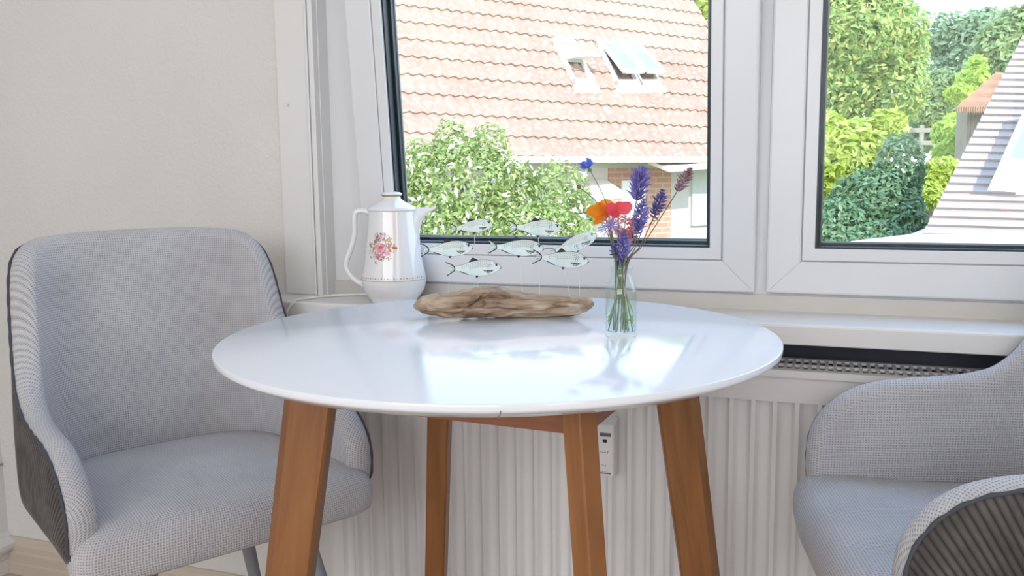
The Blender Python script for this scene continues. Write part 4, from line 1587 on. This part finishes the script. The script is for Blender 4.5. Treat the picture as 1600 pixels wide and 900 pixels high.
def roof_window(corners, open_, swing=False):
    """corners: photo px of top-left, top-right, bottom-right, bottom-left on the roof plane"""
    C = [on_plane(x_, y_, P0+nrm*.07, nrm) for x_, y_ in corners]
    o = (C[0]+C[1]+C[2]+C[3])/4
    ux = ((C[1]-C[0])+(C[2]-C[3])).normalized()
    uy = ((C[0]-C[3])+(C[1]-C[2])).normalized()
    uz = ux.cross(uy).normalized()
    wx_ = ((C[1]-C[0]).length+(C[2]-C[3]).length)/4
    wy_ = ((C[0]-C[3]).length+(C[1]-C[2]).length)/4

    def pt(a, b, c_):
        return o-HO+ux*(a*wx_)+uy*(b*wy_)+uz*c_

    def slab(a0, a1, b0, b1, c0, c1, mb=None):
        mb = mb or MB()
        vs = [pt(a, b, c_) for c_ in (c0, c1) for a, b in ((a0, b0), (a1, b0), (a1, b1), (a0, b1))]
        mb.add(vs, [(0, 3, 2, 1), (4, 5, 6, 7), (0, 1, 5, 4), (1, 2, 6, 5), (2, 3, 7, 6), (3, 0, 4, 7)])
        return mb
    fr_ = MB()
    fwid = .17
    slab(-1, -1+fwid, -1, 1, -.08, .03, fr_)
    slab(1-fwid, 1, -1, 1, -.08, .03, fr_)
    slab(-1, 1, .78, 1, -.08, .05, fr_)
    slab(-1, 1, -1, -.78, -.08, .03, fr_)
    slab(-1.25, 1.25, -1.28, -1.0, -.05, .0, fr_)
    f_o = fr_.build('skylight', M['fascia'], hs)
    # lower reveal (inside of the room below) and the pane
    slab(-.85, .85, -.8, .8, -.11, -.09).build('skylight_lining', M['blind'], f_o)
    pn, pf = MB(), MB()
    if swing:
        a = [pt(-.85, .72, .0), pt(.85, .72, .0), pt(.85, -.02, .0), pt(-.85, -.02, .0)]
        pn.add(a+[q+uz*.02 for q in a], [(0, 1, 2, 3), (7, 6, 5, 4), (0, 4, 5, 1), (1, 5, 6, 2), (2, 6, 7, 3), (3, 7, 4, 0)])
        b = [pt(-.95, .06, .02), pt(.95, .06, .02), pt(1.9, -.30, .25), pt(.2, -.30, .25)]
        pf.add(b+[q+uy*.05 for q in b], [(0, 1, 2, 3), (7, 6, 5, 4), (0, 4, 5, 1), (1, 5, 6, 2), (2, 6, 7, 3), (3, 7, 4, 0)])
    else:
        a = [pt(-.70, .72, .04), pt(.70, .72, .04), pt(.70, -.70, .04+open_), pt(-.70, -.70, .04+open_)]
        pn.add(a+[q+uz*.02 for q in a], [(0, 1, 2, 3), (7, 6, 5, 4), (0, 4, 5, 1), (1, 5, 6, 2), (2, 6, 7, 3), (3, 7, 4, 0)])
        for (a0, a1, b0, b1) in ((-.95, -.70, .76, -.86), (.70, .95, .76, -.86), (-.95, .95, -.70, -.86)):
            def zz_(b):
                return .04+open_*(.72-b)/1.42
            vs = [pt(a0, b0, zz_(b0)), pt(a1, b0, zz_(b0)), pt(a1, b1, zz_(b1)), pt(a0, b1, zz_(b1))]
            pf.add(vs+[q+uz*.04 for q in vs], [(0, 1, 2, 3), (7, 6, 5, 4), (0, 4, 5, 1), (1, 5, 6, 2), (2, 6, 7, 3), (3, 7, 4, 0)])
    pn.build('pane', M['skyglass'] if not swing else M['blind'], f_o)
    pf.build('casement', M['fascia'], f_o)


roof_window([(863, 61), (894, 62), (931, 134), (900, 132)], 0, True)
roof_window([(932, 65), (966, 66), (1001, 134), (966, 134)], .12)
roof_window([(968, 67), (996, 68), (1034, 133), (1003, 134)], .12)

# --- shrub in front of the house
tree('flowering_shrub', 'bright shrub with white blossom outside the left window', 'shrub',
     [B(720, 290, 6.2, 100, 80), B(655, 265, 6.2, 40, 50), B(705, 225, 6.2, 30, 42), B(765, 232, 6.2, 34, 42), B(690, 345, 6.0, 70, 50), B(870, 310, 6.2, 56, 62), B(800, 300, 6.2, 50, 55), B(830, 355, 6.0, 90, 42), B(905, 345, 6.2, 30, 45), B(640, 330, 6.2, 40, 60), B(700, 430, 6.1, 95, 70), B(840, 430, 6.1, 85, 62), B(770, 480, 6.0, 110, 60)],
     25000, .023, 1, 'bush', .05, extra=(800, .032, 'blossom'))

# --- right window: trees and shrubs
tree('garden_tree', 'tall yellow-green tree at the left of the right window', 'tree',
     [B(1330, 60, 14, 90, 90), B(1395, 60, 14, 55, 70), B(1300, 140, 14, 60, 60), B(1390, 140, 14, 58, 62), B(1290, 20, 14, 60, 70), B(1360, -60, 14, 90, 80), B(1420, 100, 14, 30, 50)],
     22000, .062, 2, 'birch', .18)
tree('laurel_bush', 'sunlit yellow-green laurel left in the right window', 'shrub',
     [B(1310, 260, 8.6, 60, 70), B(1290, 220, 8.6, 40, 45), B(1345, 225, 8.6, 45, 40), B(1385, 200, 8.6, 32, 30), B(1290, 310, 8.6, 40, 50), B(1340, 270, 8.6, 50, 40)],
     8000, .05, 3, 'laurel', .05)
tree('evergreen_bush', 'dark green evergreen bush low in the right window', 'shrub',
     [B(1365, 330, 7.6, 72, 70), B(1405, 270, 7.6, 38, 62), B(1310, 360, 7.4, 55, 50), B(1400, 350, 7.4, 46, 55), B(1350, 380, 7.4, 90, 40)],
     14000, .034, 4, 'holly', .06, hull=.7)
for i, (bl, mat, lab) in enumerate((
        ([B(1515, 80, 42, 60, 60), B(1480, 55, 42, 40, 36), B(1540, 45, 42, 45, 34), B(1500, 120, 42, 50, 50), B(1470, 150, 42, 30, 44)], 'oakdeep', 'blue-green far tree in the middle of the right window'),
        ([B(1590, 55, 27, 40, 46), B(1560, 70, 27, 36, 40), B(1575, 110, 27, 40, 40)], 'oak', 'light green far tree at the upper right corner'),
        ([B(1470, 145, 31, 30, 36), B(1485, 170, 31, 34, 30), B(1455, 175, 31, 26, 26)], 'oak', 'rounded green tree beyond the fence'),
        ([B(1526, 105, 22, 14, 16), B(1520, 125, 22, 22, 18), B(1505, 145, 22, 26, 14)], 'shrub', 'small bright tree above the terracotta roof'),
        ([B(1500, 190, 18, 26, 14), B(1480, 210, 17, 22, 22), B(1505, 225, 16, 26, 30), B(1480, 245, 16, 22, 24)], 'shrub', 'light green shrub beside the grey roof'),
        ([B(1460, 280, 13, 22, 30), B(1450, 305, 12.5, 22, 20), B(1475, 265, 13, 24, 18)], 'laurel', 'low bright shrub between evergreen bush and grey roof'),
        ([B(1105, 10, 15, 26, 40), B(1120, 40, 15, 26, 40), B(1150, -20, 15, 40, 50)], 'laurel', 'tree top beside the clay roof verge'))):
    d_ = (bl[0][0]-CAM).dot(Fv)
    tree('background_tree', lab, 'tree', bl, 5000, .0042*d_+.02, 20+i, mat, .12, 'trees in the gardens behind')
# far hedge that closes the view at the bottom of the trees
for i, (x_, y_, d_, lab) in enumerate(((1420, 205, 34, 'far hedge left of the field'), (1560, 180, 36, 'far hedge behind the terracotta roof'))):
    tree('far_hedge', lab, 'hedge', [B(x_, y_, d_, 70, 34)], 1500, .25, 60+i, 'oakdeep', .1, 'far hedges')
# field and fence beyond
fq = [at(1425, 250, 18), at(1470, 250, 18), at(1470, 212, 26), at(1425, 212, 26)]
fx_, fy_ = at(1450, 235, 20).x, at(1450, 235, 20).y
struct('field', MB().box((fx_-9, fy_-3, GZ), (fx_+6, fy_+14, GZ+1.9)), M['field'], 'pale dry field beyond the garden', 'field')
fp = at(1440, 207, 24)
fz = fp.z
fe = thing('wooden_fence', 'pale wooden fence at the edge of the field', 'fence', (fp.x, fp.y, GZ+1.9), YAW)
for k in range(-3, 5):
    MB().box((k*.9-.05, -.04, 0), (k*.9+.05, .04, fz-GZ-1.9+.2)).build('post', M['fence'], fe)
for z in (.25, .6):
    MB().box((-2.8, -.06, max(.05, fz-GZ-1.9-z+.25)), (3.7, -.03, max(.15, fz-GZ-1.9-z+.37))).build('rail', M['fence'], fe)

# --- terracotta roofed shed
sd0 = at(1497, 168, 14)
sh = thing('garden_shed', 'small shed with terracotta tiled roof and boarded wall', 'shed', (sd0.x, sd0.y, GZ))
SO = Vector((sd0.x, sd0.y, GZ))
q = [at(1494, 171, 14), at(1600, 172, 13.4), at(1612, 118, 15.4), at(1556, 117, 15.6)]
m_ = MB()
n1_ = 28
ra_, rb_ = [], []
nn = (q[1]-q[0]).cross(q[3]-q[0]).normalized()
if nn.z < 0:
    nn = -nn
rows, uvs = [], []
for v in range(9):
    row, ru = [], []
    for u in range(n1_*2+1):
        p = q[0].lerp(q[1], u/(2*n1_)).lerp(q[3].lerp(q[2], u/(2*n1_)), v/8)
        row.append(p-SO+nn*(.05*(u % 2)+.02*(v % 2)))
        ru.append((u*.05, v*.2))
    rows.append(row)
    uvs.append(ru)
m_.grid(rows, False, False, uv=uvs)
m_.grid([rows[0], [p-Vector((0, 0, .07)) for p in rows[0]]], False, False, uv=[uvs[0], uvs[0]])
m_.build('roof', M['tile_terra'], sh, fix=False)
w0, w1 = at(1512, 175, 14.3), at(1600, 176, 13.8)
mb = MB()
for k in range(14):
    p = w0.lerp(w1, k/14)-SO
    p2 = w0.lerp(w1, (k+.92)/14)-SO
    bk = Vector((-.1, .5, 0))
    zt = w0.z-GZ+.05
    mb.add([(p.x, p.y, 0), (p2.x, p2.y, 0), (p2.x, p2.y, zt), (p.x, p.y, zt), (p.x+bk.x, p.y+bk.y, 0), (p2.x+bk.x, p2.y+bk.y, 0), (p2.x+bk.x, p2.y+bk.y, zt), (p.x+bk.x, p.y+bk.y, zt)],
           [(0, 1, 2, 3), (7, 6, 5, 4), (0, 4, 5, 1), (1, 5, 6, 2), (2, 6, 7, 3), (3, 7, 4, 0)])
mb.build('board_wall', M['board'], sh)

# --- grey tiled roof on the right with a dormer box
GP = at(1440, 366, 6.0)
ge1 = (Rv*.97 - Fv*.10); ge1.z = -.035
ge1.normalize()
gh = Vector((-ge1.y, ge1.x, 0)).normalized()
A2, pit2 = 0.0, radians(48)
gup = (gh*cos(pit2)+Vector((0, 0, sin(pit2)))).normalized()
gn = ge1.cross(gup).normalized()
gr_ = thing('grey_tiled_house', 'grey-tiled roof slope at the right edge of the right window', 'house', (GP.x, GP.y, GZ))
GO = Vector((GP.x, GP.y, GZ))


def gl(p):
    q = p-GP
    return q.dot(ge1), q.dot(gup)


vg = [gl(on_plane(x_, y_, GP, gn)) for x_, y_ in ((1440, 366), (1600, 64))]
gs = (vg[1][0]-vg[0][0])/(vg[1][1]-vg[0][1])
vtop = vg[1][1]*1.25
nrow = 32
rowg = vtop/nrow
rm_ = MB()
for k in range(nrow):
    v0, v1 = k*rowg, (k+1)*rowg
    us = [gs*v0 + j*.15 for j in range(34)]
    lip = [GP+ge1*u+gup*(v0-.012)-GO for u in us]
    lo2 = [GP+ge1*u+gup*(v0-.012)+gn*.030-GO for u in us]
    hi2 = [GP+ge1*(u+gs*rowg)+gup*v1+gn*.006-GO for u in us]
    rm_.grid([lip, lo2, hi2], False, False, uv=[[(u, v0) for u in us], [(u, v0) for u in us], [(u, v1) for u in us]])
rm_.build('roof', M['tile_grey'], gr_, fix=False)
gw = MB()
wa, wb = GP+gh*.25, GP+gh*.25+ge1*5
gw.add([Vector((wa.x, wa.y, GZ))-GO, Vector((wb.x, wb.y, GZ))-GO, Vector((wb.x, wb.y, GP.z-.02))-GO, Vector((wa.x, wa.y, GP.z-.02))-GO] +
       [Vector((wa.x, wa.y, GZ))-GO+gh*3+ge1*1.4, Vector((wb.x, wb.y, GZ))-GO+gh*3, Vector((wb.x, wb.y, GP.z-.02))-GO+gh*3, Vector((wa.x, wa.y, GP.z-.02))-GO+gh*3+ge1*1.4],
       [(0, 1, 2, 3), (7, 6, 5, 4), (0, 4, 5, 1), (1, 5, 6, 2), (2, 6, 7, 3), (3, 7, 4, 0)])
gw.build('wall', M['render_w'], gr_)
# raised skylight box
dc = [on_plane(x_, y_, GP+gn*.30, gn)-GO for x_, y_ in ((1567, 256), (1640, 262), (1700, 140), (1618, 142))]
dmr = MB()
dmr.add(dc+[p-gn*.34 for p in dc], [(0, 1, 2, 3), (7, 6, 5, 4), (0, 4, 5, 1), (1, 5, 6, 2), (2, 6, 7, 3), (3, 7, 4, 0)])
do = dmr.build('skylight', M['fascia'], gr_)
cc = sum((p for p in dc), Vector())/4
pnm = MB()
dcp = [cc+(p-cc)*.84+gn*.004 for p in dc]
pnm.add(dcp+[p-gn*.003 for p in dcp], [(0, 1, 2, 3), (7, 6, 5, 4), (0, 4, 5, 1), (1, 5, 6, 2), (2, 6, 7, 3), (3, 7, 4, 0)])
pnm.build('pane', M['skyglass'], do)

# --- white flat canopy roof just below the right window
fl = [at(1262, 388, 4.4), at(1440, 363, 5.9), at(1640, 372, 5.9), at(1640, 410, 4.0), at(1262, 410, 4.0)]
fz_ = fl[1].z
pl = []
for p in ((1200, 392), (1440, 364), (1720, 372)):
    pl.append(atZ(p[0], p[1], fz_-.02))
for p in ((1720, 470), (1200, 470)):
    pl.append(atZ(p[0], p[1], fz_-.02))
fc = MB()
nv = len(pl)
fc.add([tuple(p) for p in pl]+[(p.x, p.y, p.z-.18) for p in pl], [tuple(range(nv)), tuple(range(nv, 2*nv))[::-1]]+[(k, nv+k, nv+(k+1) % nv, (k+1) % nv) for k in range(nv)])
tag(fc.build('flat_canopy_roof', M['fascia']), 'pale flat canopy roof just below the right window', 'roof')

# ------------------------------------------------------------------ light
wd = bpy.data.worlds.new('sky')
SC.world = wd
wd.use_nodes = True
nt = wd.node_tree
nt.nodes.clear()
tcw = nt.nodes.new('ShaderNodeTexCoord')
sx = nt.nodes.new('ShaderNodeSeparateXYZ')
nt.links.new(tcw.outputs['Generated'], sx.inputs[0])
rpw = nt.nodes.new('ShaderNodeValToRGB')
rpw.color_ramp.elements[0].position = 0.0
rpw.color_ramp.elements[0].color = (0.86, 0.94, 1.0, 1)
rpw.color_ramp.elements[1].position = 0.75
rpw.color_ramp.elements[1].color = (0.42, 0.64, 1.0, 1)
nt.links.new(sx.outputs['Z'], rpw.inputs['Fac'])
bgn = nt.nodes.new('ShaderNodeBackground')
bgn.inputs['Strength'].default_value = 2.3
nt.links.new(rpw.outputs[0], bgn.inputs['Color'])
ow = nt.nodes.new('ShaderNodeOutputWorld')
nt.links.new(bgn.outputs[0], ow.inputs['Surface'])

sl = bpy.data.lights.new('sun', 'SUN')
sl.energy = 3.0
sl.angle = radians(1.0)
sl.color = (1.0, 0.95, 0.86)
so = bpy.data.objects.new('sun', sl)
COL.objects.link(so)
so.rotation_euler = Vector((.55, -.50, .68)).to_track_quat('Z', 'Y').to_euler()


def area(name, loc, to, sx_, sy_, e, col):
    l = bpy.data.lights.new(name, 'AREA')
    l.shape = 'RECTANGLE'
    l.size, l.size_y = sx_, sy_
    l.energy = e
    l.color = col
    o = bpy.data.objects.new(name, l)
    COL.objects.link(o)
    o.location = loc
    o.rotation_euler = (Vector(to)-Vector(loc)).to_track_quat('-Z', 'Y').to_euler()
    return o


# unseen fill lamps added to brighten the room, behind and at the right
area('rear_fill_lamp', (-.3, YB+.03, 1.45), (-.3, 1, 1.2), 2.6, 1.7, 44, (.97, .985, 1.0))
area('side_fill_lamp', (XR-.03, -.9, 1.5), (-1, .2, 1.1), 1.4, 1.4, 12, (.97, .985, 1.0))
# skylight entering by the window of the photo (portal only guides sampling)
pt_ = area('window_portal', ((WX0+WX1)/2, 1.64, 1.43), ((WX0+WX1)/2, 0, 1.43), WX1-WX0, 1.4, 1, (1, 1, 1))
pt_.data.cycles.is_portal = True

SC.cycles.transparent_max_bounces = 40
SC.view_settings.view_transform = 'Standard'
SC.view_settings.look = 'None'
SC.view_settings.gamma = 1.0
SC.view_settings.use_curve_mapping = False
SC.view_settings.exposure = 0.6
